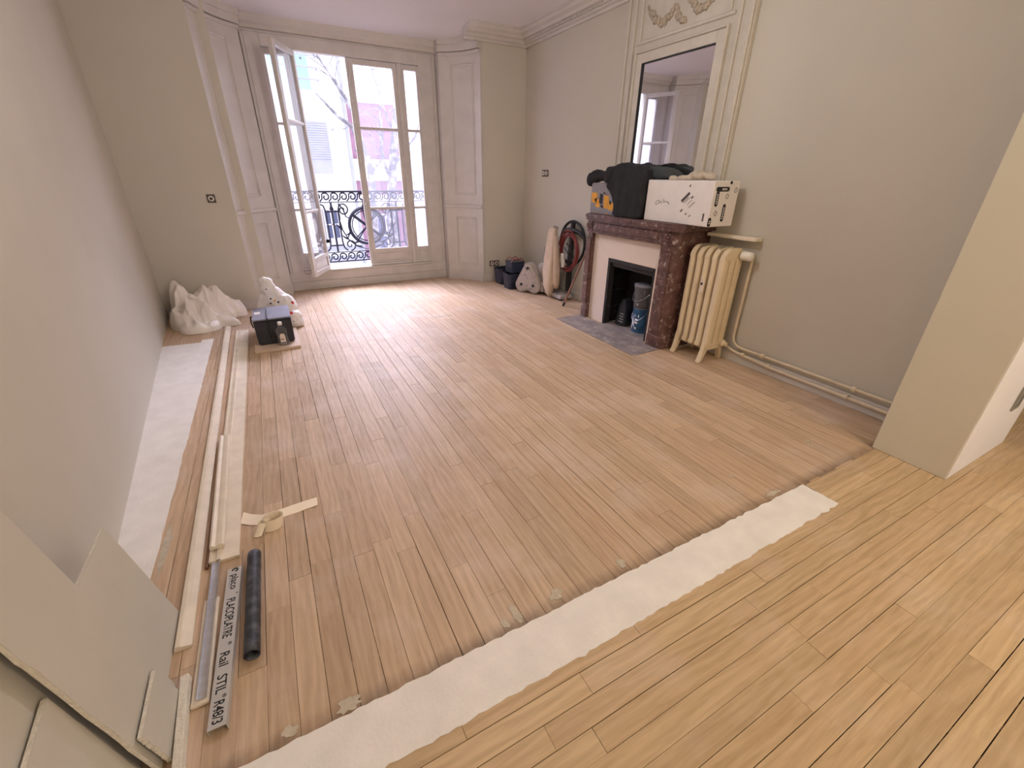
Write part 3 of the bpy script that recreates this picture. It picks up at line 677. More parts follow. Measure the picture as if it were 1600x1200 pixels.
# paint containers in the firebox
pc = thing('paint_can', (3.315, 3.225, .006), 'blue paint can with white drips standing in the fireplace', 'can')
build(B().lathe([(.098, 0), (.10, .004), (.10, .245), (.103, .25), (.103, .258)], 3.315, 3.225, .007, 24), 'body', CANB, pc, smooth=True)
build(B().lathe([(.09, .258), (.105, .258), (.105, .268), (.09, .268)], 3.315, 3.225, .007, 24), 'lid', CANG, pc, smooth=True)
for k, (dz, hh, w_) in enumerate(((.17, .025, .05), (.135, .016, .035), (.10, .018, .035), (.04, .02, .02))):
    a0 = math.pi*1.02; vs = []
    for t in (-1, 1):
        for zz_ in (dz, dz+hh):
            a = a0+.12+t*w_/.2; vs.append((3.315+.1012*math.cos(a), 3.225+.1012*math.sin(a), .007+zz_))
    build(B().add(vs, [(0, 1, 3, 2)]), 'label_print', WHITEP, pc)
a0 = math.pi*.93; build(B().add([(3.315+.1014*math.cos(a0+t), 3.225+.1014*math.sin(a0+t), .007+z) for t, z in ((-.3, .03), (.28, .05), (.05, .12), (-.05, .2))], [(0, 1, 2, 3)]), 'label_print', BAGW, pc)
build(B().tube([(3.315+.106*math.cos(a), 3.225+.106*math.sin(a), .25-.12*math.sin((a-1.6)/2.9*math.pi)) for a in [1.6+2.9*i/14 for i in range(15)]], .002, 5), 'bail_handle', STEEL, pc, smooth=True)
pb = thing('paint_bucket', (3.315, 3.235, .276), 'grey bucket splashed with white paint stacked on the blue can', 'bucket')
build(B().lathe([(.094, 0), (.106, .12), (.108, .19), (.113, .195), (.113, .212)], 3.315, 3.235, .277, 24), 'body', CANG, pb, smooth=True)
build(B().lathe([(.10, .212), (.115, .212), (.115, .226), (.10, .23)], 3.315, 3.235, .277, 24), 'lid', GREYB, pb, smooth=True)
build(B().tube([(3.315+.115*math.cos(a), 3.235+.115*math.sin(a), .44-.10*math.sin((a-1.6)/2.9*math.pi)) for a in [1.6+2.9*i/14 for i in range(15)]], .002, 5), 'bail_handle', STEEL, pb, smooth=True)
b = B(); b.prism([(3.56, .008), (3.40, .008), (3.40, .20), (3.435, .30), (3.475, .30), (3.52, .2)], 'x', 3.24, 3.33); b.floor = .007
bg_ = blob(b, 'plaster_bag', BLACKP, None, .012, ((9, .006, (1, 1, 1), True),), 2); tag(bg_, 'black plastic sack standing in the fireplace beside the blue can', 'sack')
for k, wd in enumerate((.07, .06, .065, .055)): build(B().box(3.229, 3.236, 3.42, 3.42+wd, .05+k*.03, .062+k*.03), 'bag_print', GREYB, bg_)

# ------------------------------------------------------------------ overmantel mirror
om = thing('overmantel_mirror', (3.46, 3.4, 1.14), 'tall cream framed mirror with plaster garlands above the fireplace', 'mirror')
build(B().box(3.452, XR-.001, 2.69, 4.09, 1.142, 3.01), 'backboard', OVERM, om, bevel=.004)
build(B().box(3.446, 3.452, 2.99, 3.815, 1.145, 2.465), 'mirror_pane', MIRR, om)
def frame_bars(y0, y1, z0, z1, wd, x0, x1):
    return [B().box(x0, x1, y0-wd, y0, z0, z1+wd), B().box(x0, x1, y1, y1+wd, z0, z1+wd), B().box(x0, x1, y0, y1, z1, z1+wd)]
for q in frame_bars(2.99, 3.815, 1.142, 2.465, .085, 3.432, 3.4525): build(q, 'frame_bar', OVERM, om, bevel=.006)
for q in frame_bars(2.905, 3.90, 1.142, 2.55, .018, 3.418, 3.4525): build(q, 'frame_bead', OVERM, om, bevel=.005)
for yy in (2.70, 2.80, 3.97, 4.06): build(B().box(3.432, 3.4525, yy, yy+.022, 1.142, 3.0), 'pilaster_moulding', OVERM, om, bevel=.005)
build(B().box(3.434, 3.4525, 2.86, 3.94, 2.62, 2.645), 'panel_moulding', OVERM, om, bevel=.005)
build(B().box(3.434, 3.4525, 3.88, 3.90, 2.645, 3.0), 'panel_moulding', OVERM, om, bevel=.005)
build(B().box(3.434, 3.4525, 2.90, 2.92, 2.645, 3.0), 'panel_moulding', OVERM, om, bevel=.005)
rnd = random.Random(5)
for path in ([(1014, 12), (1019, 22), (1025, 32), (1032, 37), (1041, 32), (1048, 22), (1056, 8)], [(1056, 25), (1064, 30), (1072, 33)], [(1058, 5), (1062, 22), (1066, 36)], [(1078, -4), (1083, 6), (1092, 13), (1102, 8), (1110, 2), (1116, -6)]):
    b = B(); pts = [at(a, e, 0, 3.448) for a, e in path]
    for i in range(len(pts)-1):
        for k in range(7):
            q = pts[i].lerp(pts[i+1], k/7); s_ = .012+.014*math.sin(math.pi*(i+k/7)/(len(pts)-1))
            b.ball((q.x, q.y+rnd.uniform(-.016, .016), q.z+rnd.uniform(-.016, .016)), (s_, s_*rnd.uniform(.6, 1.2), s_*rnd.uniform(.6, 1.2)), 6)
    build(b, 'garland', GARL, om, smooth=True)

build(B().box(3.430, 3.446, 3.808, 3.8155, 1.145, 2.465), 'dark_bezel', INK, om)
build(B().box(3.430, 3.446, 2.99, 3.808, 2.459, 2.4655), 'dark_bezel', INK, om)

# ------------------------------------------------------------------ things on the mantel shelf
ZM = 1.1405
cb = thing('cardboard_box', (3.27, 2.83, ZM), 'long white cardboard box with black printing on the mantel shelf', 'box')
bx0, bx1, by0, by1, bz1 = 3.10, 3.40, 2.47, 3.18, 1.478
build(B().box(bx0, bx1, by0, by1, ZM, bz1), 'body', CARD, cb, bevel=.006)
build(B().box(bx0+.001, bx1-.001, by0+.2, by1-.2, bz1-.001, bz1+.0015), 'lid_flap', CARD, cb)
def capsule(u0, v0, ln, vert, wd=.034):
    """dark rounded label on the end face; u along x, v along z"""
    pts = []
    for k in range(9): a = math.pi/2+math.pi*k/8; pts.append((u0+wd/2*math.cos(a), v0+wd/2*math.sin(a)))
    for k in range(9): a = -math.pi/2+math.pi*k/8; pts.append((u0+ln+wd/2*math.cos(a), v0+wd/2*math.sin(a)))
    if vert: pts = [(u0-(q[1]-v0), v0+(q[0]-u0)) for q in pts]
    return B().prism(pts, 'y', by0-.0015, by0+.001)
H_ = bz1-ZM
for u, v, ln, vt in ((bx0+.045, ZM+.78*H_+.015, .12, False), (bx0+.055, ZM+.50*H_, .08, True), (bx0+.16, ZM+.16*H_, .10, True), (bx0+.018, ZM+.02, .035, True)):
    cp = build(capsule(u, v, ln, vt), 'printed_label', INK, cb)
    n = int(ln/.016)
    for k in range(n):
        b = B()
        if vt: b.box(u-.007, u+.007, by0-.0022, by0-.0016, v+.004+k*.0155, v+.013+k*.0155)
        elif k > 2: b.box(u+.004+k*.0155, u+.013+k*.0155, by0-.0022, by0-.0016, v-.007, v+.007)
        else: continue
        build(b, 'letter', CARD, cp)
for u, v in ((bx0+.17, ZM+.67*H_), (bx0+.26, ZM+.80*H_), (bx0+.07, ZM+.30*H_)):
    build(B().tube([(u+.016*math.cos(a), by0-.001, v+.02*math.sin(a)) for a in (.3, 1.6, 2.9, 3.9, 5.2)], .0022, 4, closed=True), 'printed_symbol', INK, cb)
build(B().ball((bx0+.19, by0-.0005, bz1-.012), (.016, .001, .012), 8), 'printed_symbol', INK, cb)
def fr(yf, zf): return (bx0-.0009, by1-(by1-by0)*yf, ZM+H_*zf)
build(B().tube([fr(.17, .42), fr(.19, .50), fr(.23, .52), fr(.24, .46), fr(.18, .40), fr(.22, .44), fr(.27, .50), fr(.28, .44)], .0018, 4), 'handwriting', INK, cb)
build(B().tube([fr(.30, .55), fr(.31, .47), fr(.34, .50), fr(.37, .49), fr(.40, .44)], .0022, 4), 'handwriting', INK, cb)
def skew(yf, zf, ln, wd, an=.75):
    o_ = Vector(fr(yf, zf)); d = Vector((0, -math.cos(an), math.sin(an))); n = Vector((0, -math.sin(an), -math.cos(an)))
    return B().add([o_, o_+d*ln, o_+d*ln+n*wd, o_+n*wd], [(0, 1, 2, 3)])
for a in ((.57, .55, .10, .022), (.60, .50, .07, .006), (.63, .50, .07, .004), (.67, .46, .06, .004), (.70, .40, .07, .006), (.58, .30, .03, .012), (.66, .24, .02, .01), (.66, .86, .02, .012, 1.2), (.71, .62, .025, .012), (.72, .20, .02, .008)): build(skew(*a), 'printed_label', SOCK, cb)
build(B().box(bx0-.001, bx0, by0+.045, by0+.06, ZM+.04, ZM+.10), 'printed_label', SOCK, cb)
b = B()
for q, r in (((3.20, 2.86, bz1+.016), (.035, .08, .02)), ((3.24, 2.77, bz1+.035), (.05, .08, .032)), ((3.28, 2.68, bz1+.03), (.04, .06, .028)), ((3.18, 2.97, bz1+.012), (.02, .05, .018))): b.ball(q, r, 12)
b.floor = bz1+.002
tag(blob(b, 'work_gloves', LEATH, None, .008, ((22, .008, (1, 1, 1), True),), 1), 'crumpled beige work gloves lying on the white cardboard box', 'gloves')
tc = thing('tool_carton', (3.26, 3.82, ZM), 'grey and yellow tool carton on the mantel under the black jacket', 'box')
build(B().box(3.12, 3.40, 3.60, 4.02, ZM, 1.44), 'body', GREYB, tc, bevel=.004)
for y0, y1, z0, z1 in ((3.91, 4.0, 1.24, 1.35), (3.86, 3.93, 1.20, 1.30), (3.72, 3.80, 1.20, 1.33), (3.62, 3.72, 1.18, 1.27), (3.87, 4.0, 1.15, 1.162), (3.70, 3.80, 1.15, 1.16)): build(B().prism(ragged([(y0, z0), (y1, z0+.01), (y1, z1), (y0, z1-.01)], .03, .006, int(y0*100)), 'x', 3.118, 3.1205), 'yellow_print', YEL, tc)
for y0, y1, z0, z1 in ((3.82, 3.87, 1.24, 1.34), (3.80, 3.84, 1.20, 1.23), (3.93, 3.95, 1.26, 1.29), (3.68, 3.71, 1.24, 1.28), (3.76, 3.82, 1.33, 1.345)): build(B().prism(ragged([(y0, z0), (y1, z0+.01), (y1, z1), (y0, z1-.01)], .02, .006, int(y0*77)), 'x', 3.1165, 3.1195), 'dark_print', INK, tc)
b = B()
b.prism([(3.64, 1.475), (3.62, 1.60), (3.42, 1.605), (3.26, 1.58), (3.215, 1.45), (3.205, 1.150), (3.34, 1.150), (3.52, 1.150), (3.58, 1.26), (3.70, 1.42)], 'x', 3.050, 3.092)
b.prism([(3.80, 1.455), (3.80, 1.52), (3.62, 1.60), (3.40, 1.605), (3.22, 1.56), (3.21, 1.455)], 'x', 3.08, 3.36)
b.box(3.08, 3.36, 3.215, 3.585, 1.15, 1.5)
b.ball((3.15, 3.95, 1.50), (.07, .13, .055), 12); b.ball((3.13, 4.06, 1.47), (.05, .05, .07), 10); b.ball((3.2, 3.75, 1.53), (.1, .12, .06), 12)
b.floor = 1.1405
jk = blob(b, 'jacket', CLOTH, None, .014, ((6, .018, (1, 1, .35), True), (16, .006, (1, 1, .5), False)), 3); tag(jk, 'black jacket draped over the tool carton on the mantel', 'jacket')
b = B(); b.prism([(3.20, 1.49), (3.02, 1.49), (3.06, 1.535), (3.12, 1.56), (3.26, 1.585), (3.34, 1.58)], 'x', 3.18, 3.38); b.floor = None
blob(b, 'jacket_sleeve', CLOTHG, jk, .014, ((8, .008, (1, 1, 1), True),), 3)

# ------------------------------------------------------------------ radiator, shelf and pipes
rd = thing('radiator', (3.33, 2.5, 0), 'cream cast iron column radiator standing beside the fireplace', 'radiator')
for i in range(5):
    y = 2.345+.075*i; end = i in (0, 4); b = B()
    def col(x0, x1, z0, z1, e_):
        n = 16; pts = [((x0+x1)/2+(x1-x0)/2*math.copysign(abs(math.cos(a))**e_, math.cos(a)), y+.029*math.copysign(abs(math.sin(a))**e_, math.sin(a))) for a in [2*math.pi*k/n for k in range(n)]]
        b.prism(pts, 'z', z0, z1)
    for x0, x1 in ((3.205, 3.277), (3.287, 3.353), (3.363, 3.435)): col(x0, x1, .13, .90, .35 if i == 0 else .75)
    top = [(3.205, .88)]+[(3.205+.09*(1-math.cos(a*math.pi/12)), .88+.10*math.sin(a*math.pi/12)) for a in range(1, 7)]+[(3.40, .98), (3.435, .95), (3.435, .88)]
    b.prism(top, 'y', y-.024, y+.024)
    b.prism([(3.205, .17), (3.435, .17), (3.435, .135), (3.40, .11), (3.24, .11), (3.205, .135)], 'y', y-.026, y+.026)
    if end:
        for s, xa in ((-1, 3.205), (1, 3.435)):
            b.prism([(xa, .2), (xa-s*.06, .15), (xa-s*.035, .09), (xa+s*.005, .02), (xa+s*.012, 0), (xa+s*.045, 0), (xa+s*.03, .03), (xa+s*.012, .1)] if s < 0 else [(xa, .2), (xa-.06, .15), (xa-.035, .09), (xa-.01, .02), (xa-.012, 0), (xa+.02, 0), (xa+.015, .03), (xa+.005, .1)], 'y', y-.022, y+.022)
    build(b, 'section', RADM, rd, smooth=True, bevel=.004, bseg=2)
for z in (.93, .16): build(B().tube([(3.32, 2.33, z), (3.32, 2.66, z)], .03, 12), 'hub', RADM, rd, smooth=True)
build(B().lathe([(.032, 0), (.032, .03), (.02, .04), (.02, .06)], 0, 0, 0, 14).xf(T(3.40, 2.32, .16) @ RX(math.pi/2)), 'plug', RADM, rd, smooth=True)
build(B().lathe([(.02, 0), (.036, .005), (.038, .03), (.034, .085), (.02, .095)], 0, 0, 0, 18).xf(T(3.40, 2.31, .925) @ RX(math.pi/2)), 'thermostat_head', WHITEP, rd, smooth=True)
build(B().tube([(3.40, 2.30, .925), (3.45, 2.27, .935)], .014, 10), 'valve', STEEL, rd, smooth=True)
build(B().box(3.186, 3.212, 2.458, 2.490, .60, .72), 'heat_meter', CREAMP, rd, bevel=.006); build(B().box(3.183, 3.188, 2.466, 2.484, .67, .69), 'meter_display', INK, rd)
for ya in (2.58, 2.42): build(B().box(3.24, 3.40, ya-.012, ya+.012, .982, .99), 'slat', GALV, rd)
tag(build(B().box(3.40, XR-.001, 2.225, 2.69, 1.04, 1.068), 'wall_shelf', CREAMW, bevel=.004), 'narrow cream ledge fixed to the wall above the radiator', 'shelf')
hp = thing('heating_pipe', (XR-.03, 2.0, 0), 'cream painted heating pipe bending from the radiator valve along the wall', 'pipe')
xp = XR-.03
bend = [(xp, 2.25+.09*math.cos(a)-.09, .24-.09*math.sin(a)) for a in [math.pi/2*k/6 for k in range(7)]]
build(B().tube([(xp, 2.265, .938), (xp, 2.255, .94), (xp, 2.25, .90), (xp, 2.25, .5), (xp, 2.25, .3)]+bend+[(xp, 1.9, .15), (xp, .9, .15)], .011, 10), 'upper_run', PIPEM, hp, smooth=True)
hp2 = thing('heating_pipe', (XR-.03, 1.6, 0), 'cream painted return pipe low along the skirting of the radiator wall', 'pipe')
build(B().tube([(xp, 2.31, .14), (xp, 2.28, .12), (xp, 2.2, .10), (xp, 1.85, .075), (xp, .9, .07)], .013, 10), 'run', PIPEM, hp2, smooth=True)
for yy, zz_, q in ((1.95, .15, hp), (1.25, .15, hp), (2.12, .098, hp2), (1.88, .08, hp2), (1.28, .075, hp2)): build(B().tube([(xp, yy-.014, zz_), (xp, yy+.014, zz_)], .02, 10).box(xp, XR-.019, yy-.008, yy+.008, zz_-.008, zz_+.008), 'pipe_clip', PIPEM, q, smooth=True)

# ------------------------------------------------------------------ sockets
def socket(name, ctr, nrm, n, label):
    t = thing(name, ctr, label, 'socket'); cx, cy, cz = ctr
    if nrm == 'x':
        build(B().box(cx-.008, cx, cy-.04*n, cy+.04*n, cz-.042, cz+.042), 'mounting_plate', SOCK, t, bevel=.003)
        for k in range(n): yy = cy+(k-(n-1)/2)*.076; build(B().tube([(cx-.012, yy+.022*math.cos(a*.4), cz+.022*math.sin(a*.4)) for a in range(16)], .006, 5, closed=True), 'socket_ring', WHITEP, t)
    else:
        build(B().box(cx-.04*n, cx+.04*n, cy-.008, cy, cz-.042, cz+.042), 'mounting_plate', SOCK, t, bevel=.003)
        for k in range(n): xx = cx+(k-(n-1)/2)*.076; build(B().tube([(xx+.022*math.cos(a*.4), cy-.012, cz+.022*math.sin(a*.4)) for a in range(16)], .006, 5, closed=True), 'socket_ring', WHITEP, t)
socket('wall_socket', (XR-.001, 5.54, 1.53), 'x', 2, 'uncovered double socket high on the wall between the corner and the mirror')
socket('wall_socket', (2.985, 6.129, .268), 'y', 2, 'uncovered double socket near the floor above the dark blue tubs')
socket('wall_socket', (-.482, 5.999, 1.24), 'y', 1, 'uncovered single socket on the wall above the dust sheet')
sb = thing('recessed_box', (3.605, .536, .30), 'grey metal box let into the white end of the partition wall', 'metal box')
build(B().box(3.55, 3.66, .528, .536, .31, .33).box(3.55, 3.565, .528, .536, .33, .95).box(3.645, 3.66, .528, .536, .33, .95).box(3.565, 3.645, .533, .536, .33, .55), 'frame', GALV, sb)
build(B().box(3.565, 3.645, .532, .536, .55, .95), 'inset', INK, sb)

# ------------------------------------------------------------------ tubs, floor sander, stick
def tub(x0, x1, y0, y1, z0, h, label, name='plastic_tub'):
    t = thing(name, ((x0+x1)/2, (y0+y1)/2, z0), label, 'tub')
    xm, ym = (x0+x1)/2, (y0+y1)/2
    def ring(s, z): return [(xm+(x-xm)*s, ym+(y-ym)*s, z) for x, y in ((x0+.03, y0), (x1-.03, y0), (x1, y0+.03), (x1, y1-.03), (x1-.03, y1), (x0+.03, y1), (x0, y1-.03), (x0, y0+.03))]
    rs = [ring(.84, z0+.001), ring(1, z0+h), ring(1.05, z0+h), ring(1.05, z0+h+.012), ring(.96, z0+h+.012), ring(.80, z0+.012)]
    vs = [v for r in rs for v in r]; fs = [(8*i+k, 8*i+(k+1) % 8, 8*i+8+(k+1) % 8, 8*i+8+k) for i in range(5) for k in range(8)]+[tuple(range(8))[::-1], tuple(range(40, 48))]
    build(B().add(vs, fs), 'body', NAVY, t); return t
tub(2.93, 3.17, 5.80, 6.05, 0, .22, 'dark blue plastic tub on the floor under the low wall socket')
tub(2.90, 3.13, 5.47, 5.70, 0, .21, 'dark blue plastic tub on the floor carrying the red handled caddy')
tx = thing('tool_caddy', (3.06, 5.60, .223), 'dark blue caddy with red handles stacked on a plastic tub', 'caddy')
build(B().box(2.96, 3.17, 5.50, 5.70, .224, .37).box(2.95, 3.18, 5.49, 5.71, .37, .385), 'body', NAVY, tx, bevel=.008)
for yy in (5.52, 5.68): build(B().tube([(2.96, yy, .385), (3.0, yy, .43), (3.06, yy, .405), (3.12, yy, .43), (3.17, yy, .385)], .007, 6), 'handle', mat('dull_red_plastic', c(150, 50, 48), .5), tx, smooth=True)
build(B().box(2.952, 2.96, 5.53, 5.66, .26, .31), 'latch', BLACKP, tx, bevel=.003)

sd = thing('floor_sander', (3.22, 5.0, 0), 'dusty edge sander with beige dust bag and coiled red cable', 'sander')
def arc(cy_, cz_, r, a0, a1, n=8): return [(cy_+r*math.cos(a0+(a1-a0)*k/n), cz_+r*math.sin(a0+(a1-a0)*k/n)) for k in range(n+1)]
tri = arc(5.235, .35, .07, .45, math.pi-.45)+arc(5.135, .11, .10, math.pi*.85, math.pi*1.6)+[(5.235, .05)]+arc(5.335, .11, .10, -math.pi*.6, math.pi*.15)
HR = T(3.13, 5.2, 0) @ RZ(math.radians(30)) @ T(-3.13, -5.2, 0)
build(B().prism(tri, 'x', 3.05, 3.17, HR), 'belt_housing', DUSTY, sd, smooth=True, bevel=.012, bseg=2)
build(B().prism([(5.235+(a-5.235)*.7, .2+(z-.2)*.7) for a, z in tri], 'x', 3.042, 3.056, HR), 'side_plate', DUSTY, sd, bevel=.004)
for yy, zz_ in ((5.235, .35), (5.33, .12), (5.14, .12)): build(B().lathe([(.022, 0), (.018, .012)], 0, 0, 0, 10).xf(HR @ T(3.044, yy, zz_) @ RY(-math.pi/2)), 'bolt', SOOT, sd, smooth=True)
build(B().box(3.18, 3.40, 5.02, 5.30, .03, .17), 'chassis', DUSTY, sd, bevel=.015)
build(B().lathe([(.08, 0), (.09, .02), (.09, .20), (.06, .24)], 3.30, 5.16, .17, 18), 'motor', DUSTY, sd, smooth=True)
build(B().tube([(3.30, 5.16, .40), (3.33, 5.14, .62)], .05, 12), 'exhaust_duct', GALV, sd, smooth=True)
build(B().box(3.22, 3.42, 4.62, 5.04, .02, .07), 'base', DUSTY, sd, bevel=.01)
for xx, yy in ((3.25, 4.66), (3.39, 4.66), (3.20, 5.24), (3.38, 5.24)): build(B().lathe([(.03, -.015), (.03, .015)], 0, 0, 0, 14).xf(T(xx, yy, .0305) @ RX(math.pi/2)), 'wheel', INK, sd, smooth=True)
b = B(); ctr = [(3.33, 5.02, .89, .03, .05), (3.31, 5.00, .86, .05, .075), (3.28, 4.98, .70, .06, .09), (3.25, 4.95, .50, .07, .11), (3.23, 4.93, .30, .075, .12), (3.21, 4.90, .15, .07, .10), (3.19, 4.86, .06, .04, .05), (3.18, 4.84, .02, .01, .012)]
vs = []; n = 20
for k_, (x, y, z, rx, ry) in enumerate(ctr):
    for k in range(n):
        a = 2*math.pi*k/n; f = 1+.10*math.sin(3*a+k_*.5)+.05*math.sin(5*a); vs.append((x+rx*f*math.cos(a), y+ry*f*math.sin(a), z))
b.add(vs, [(i*n+k, i*n+(k+1) % n, (i+1)*n+(k+1) % n, (i+1)*n+k) for i in range(len(ctr)-1) for k in range(n)]+[tuple(range(n))[::-1], tuple(range((len(ctr)-1)*n, len(ctr)*n))])
build(b, 'dust_bag', CANVAS, sd, smooth='all')
b = B(); vs = []
for k_, (x, y, z, rx, ry) in enumerate([(3.30, 4.93, .80, .03, .03), (3.28, 4.87, .6, .045, .05), (3.26, 4.82, .4, .05, .065), (3.25, 4.80, .22, .05, .07), (3.25, 4.80, .14, .03, .05)]):
    for k in range(n):
        a = 2*math.pi*k/n; vs.append((x+rx*math.cos(a), y+ry*math.sin(a), z))
b.add(vs, [(i*n+k, i*n+(k+1) % n, (i+1)*n+(k+1) % n, (i+1)*n+k) for i in range(4) for k in range(n)]+[tuple(range(n))[::-1], tuple(range(4*n, 5*n))])
build(b, 'bag_fold', CANVAS, sd, smooth='all')
build(B().tube([(3.345, 5.03, .885), (3.31, 4.98, .90), (3.34, 4.94, .885)], .016, 8), 'bag_clamp', GALV, sd, smooth=True)
def ring(cy_, cz_, ry, rz, x, lean=.08, n=36): return [(x-(lean*(cz_+rz*math.sin(2*math.pi*k/n)-cz_)*-.3), cy_+ry*math.cos(2*math.pi*k/n), cz_+rz*math.sin(2*math.pi*k/n)) for k in range(n)]
build(B().tube(ring(4.715, .72, .262, .265, 3.42), .017, 8, closed=True), 'handle_ring', INK, sd, smooth=True)
b = B().tube([(3.42, 4.74, .10), (3.42, 4.745, .5), (3.42, 4.725, .84), (3.42, 4.72, .97)], [.04, .035, .03, .03], 8).tube([(3.42, 4.97, .80), (3.42, 4.88, .86), (3.42, 4.72, .88), (3.42, 4.56, .86), (3.42, 4.47, .80)], [.015, .03, .035, .03, .015], 8)
build(b, 'handle_column', SOOT, sd, smooth=True)
rnd = random.Random(9)
for k in range(6): build(B().tube(ring(4.70+rnd.uniform(-.015, .015), .62+rnd.uniform(-.02, .02), .165+.020*(k % 3)+rnd.uniform(-.006, .006), .205+.020*(k % 3)+rnd.uniform(-.01, .01), 3.375-.007*k), .008, 6, closed=True), 'cable_loop', mat('red_cable', c(128, 50, 46), .5, amt=.1), sd, smooth=True)
build(B().tube([(3.36, 4.80, .45), (3.33, 4.84, .36), (3.30, 4.88, .22), (3.30, 4.86, .12)], .008, 6), 'cable_end', MATS['red_cable'], sd, smooth=True)
build(B().tube([(3.355, 4.82, .58), (3.345, 4.80, .50), (3.34, 4.775, .41)], [.03, .034, .028], 10), 'plug', WHITEP, sd, smooth=True)
build(B().tube([(3.36, 4.80, .66), (3.35, 4.70, .60), (3.35, 4.62, .52), (3.36, 4.55, .53), (3.36, 4.66, .66), (3.36, 4.76, .72)], .006, 6), 'black_lead', INK, sd, smooth=True)
bs = thing('broom_stick', (3.12, 4.40, 0), 'brown wooden stick with black tip leaning beside the fireplace', 'stick')
build(B().tube([(3.135, 4.402, .05), (3.468, 4.32, .92)], .013, 10), 'shaft', STICK, bs, smooth=True)
build(B().tube([(3.118, 4.405, .006), (3.136, 4.402, .053)], .015, 10), 'tip', INK, bs, smooth=True)

# ------------------------------------------------------------------ heap by the far left corner
b = B(); nx, ny = 120, 110
def heap(x, y):
    h = 0
    for cx, cy, rx, ry, hh, a in ((-.89, 5.62, .24, .33, .27, .25), (-1.0, 5.80, .12, .16, .40, .1), (-.76, 5.78, .26, .15, .33, -.25), (-.58, 5.80, .17, .11, .19, -.15), (-.83, 5.37, .19, .17, .13, .3), (-.66, 5.46, .20, .075, .10, -.45)):
        u, v = (x-cx)*math.cos(a)+(y-cy)*math.sin(a), -(x-cx)*math.sin(a)+(y-cy)*math.cos(a); d = (u/rx)**2+(v/ry)**2
        if d < 1: h = max(h, hh*(1-d)**.42)
    if h <= 0: return .002
    q = Vector((x*3.1+y*1.3, y*2.2-x*.9, 3.3)); wv_ = noise.noise_vector(q*.9)*.55
    def rg(v): return 1-abs(noise.noise(v))*2.6
    f = .62+.40*rg(q*Vector((1, 1.5, 1)) + wv_)+.16*rg(q*2.3+wv_*1.6)+.05*rg(q*5.2)
    return .002+max(.012, h*f)
vs = []; fs = []
for j_ in range(ny+1):
    for i_ in range(nx+1):
        x, y = -1.13+.74*i_/nx, 5.18+.80*j_/ny; vs.append((x, y, heap(x, y)))
for j_ in range(ny):
    for i_ in range(nx):
        a = j_*(nx+1)+i_; q = (a, a+1, a+nx+2, a+nx+1)
        if max(vs[k][2] for k in q) > .003: fs.append(q)
used = sorted({k for f in fs for k in f}); ix = {k: n_ for n_, k in enumerate(used)}
b.add([vs[k] for k in used], [tuple(ix[k] for k in f) for f in fs])
tag(build(b, 'dust_sheet', SHEET, smooth='all'), 'crumpled pale plastic dust sheet heaped in the corner', 'dust sheet')
bbd = build(B().box(-.335, .05, 4.315, 4.93, .001, .026), 'wooden_board', mat('pale_board', c(206, 182, 160), .6, amt=.06, scale=8), bevel=.002); tag(bbd, 'small pale board lying on the floor under the black box', 'board')
bb = thing('black_box', (-.15, 4.68, .027), 'black boxy appliance with grey top and dangling cord on a board', 'appliance')
build(B().prism([(-.293, .027), (.015, .027), (.018, .262), (-.300, .262)], 'y', 4.46, 4.90), 'body', BLACKP, bb, bevel=.012, bseg=2)
build(B().box(-.302, .020, 4.47, 4.905, .262, .275), 'top_panel', mat('grey_top', c(140, 142, 160), .4, amt=.08, scale=12), bb, bevel=.003)
build(B().box(-.285, -.235, 4.66, 4.74, .275, .277), 'sticker', WHITEP, bb)
build(B().tube([(-.18, 4.80, .282), (-.18, 4.55, .282), (-.18, 4.465, .278), (-.175, 4.445, .24), (-.175, 4.44, .14), (-.165, 4.44, .10)], .006, 6), 'cord', SOOT, bb, smooth=True)
build(B().box(-.18, -.14, 4.43, 4.45, .08, .102), 'plug', SOOT, bb, bevel=.004)
build(B().tube([(-.30, 4.7, .25), (-.325, 4.72, .24), (-.33, 4.74, .18), (-.325, 4.76, .12)], .006, 6), 'cord', SOOT, bb, smooth=True)
bo = thing('bottle', (-.085, 4.40, .027), 'clear plastic bottle with pale label in front of the black box', 'bottle')
CLR = glass('clear_bottle', (.86, .88, .84, 1), .25, .1)
build(B().lathe([(.04, 0), (.047, .006), (.047, .05), (.040, .09), (.046, .13), (.045, .15), (.018, .185), (.016, .2)], -.085, 4.40, .0275, 18, .62), 'body', CLR, bo, smooth=True)
build(B().lathe([(.019, .198), (.019, .222), (.012, .226)], -.085, 4.40, .0275, 14), 'cap', BAGW, bo, smooth=True)
build(B().lathe([(.0, 0), (.0, 0)], 0, 0, 0, 3).prism([(-.108, .045), (-.062, .045), (-.062, .12), (-.070, .145), (-.10, .145), (-.108, .12)], 'y', 4.368, 4.3695), 'label', CREAMP, bo)
build(B().box(-.106, -.064, 4.3665, 4.368, .05, .062), 'label_print', BLUE, bo); build(B().box(-.104, -.075, 4.3665, 4.368, .09, .096), 'label_print', SOOT, bo)
b = B()
for q, r in (((.03, 5.02, .10), (.09, .10, .10)), ((-.02, 5.06, .20), (.12, .08, .14)), ((-.08, 5.08, .30), (.10, .06, .12)), ((-.13, 5.08, .42), (.055, .04, .10)), ((-.16, 5.07, .50), (.045, .03, .035)), ((.07, 5.0, .05), (.06, .08, .05)), ((-.15, 5.1, .2), (.1, .06, .18))): b.ball(q, r, 14)
b.xf(T(0, .03, 0))
b.floor = .003
sbg = blob(b, 'shopping_bag', BAGW, None, .012, ((7, .02, (1, 1, .6), True), (18, .006, (1, 1, 1), True)), 2); tag(sbg, 'white plastic shopping bag with red and blue print behind the black box', 'bag')
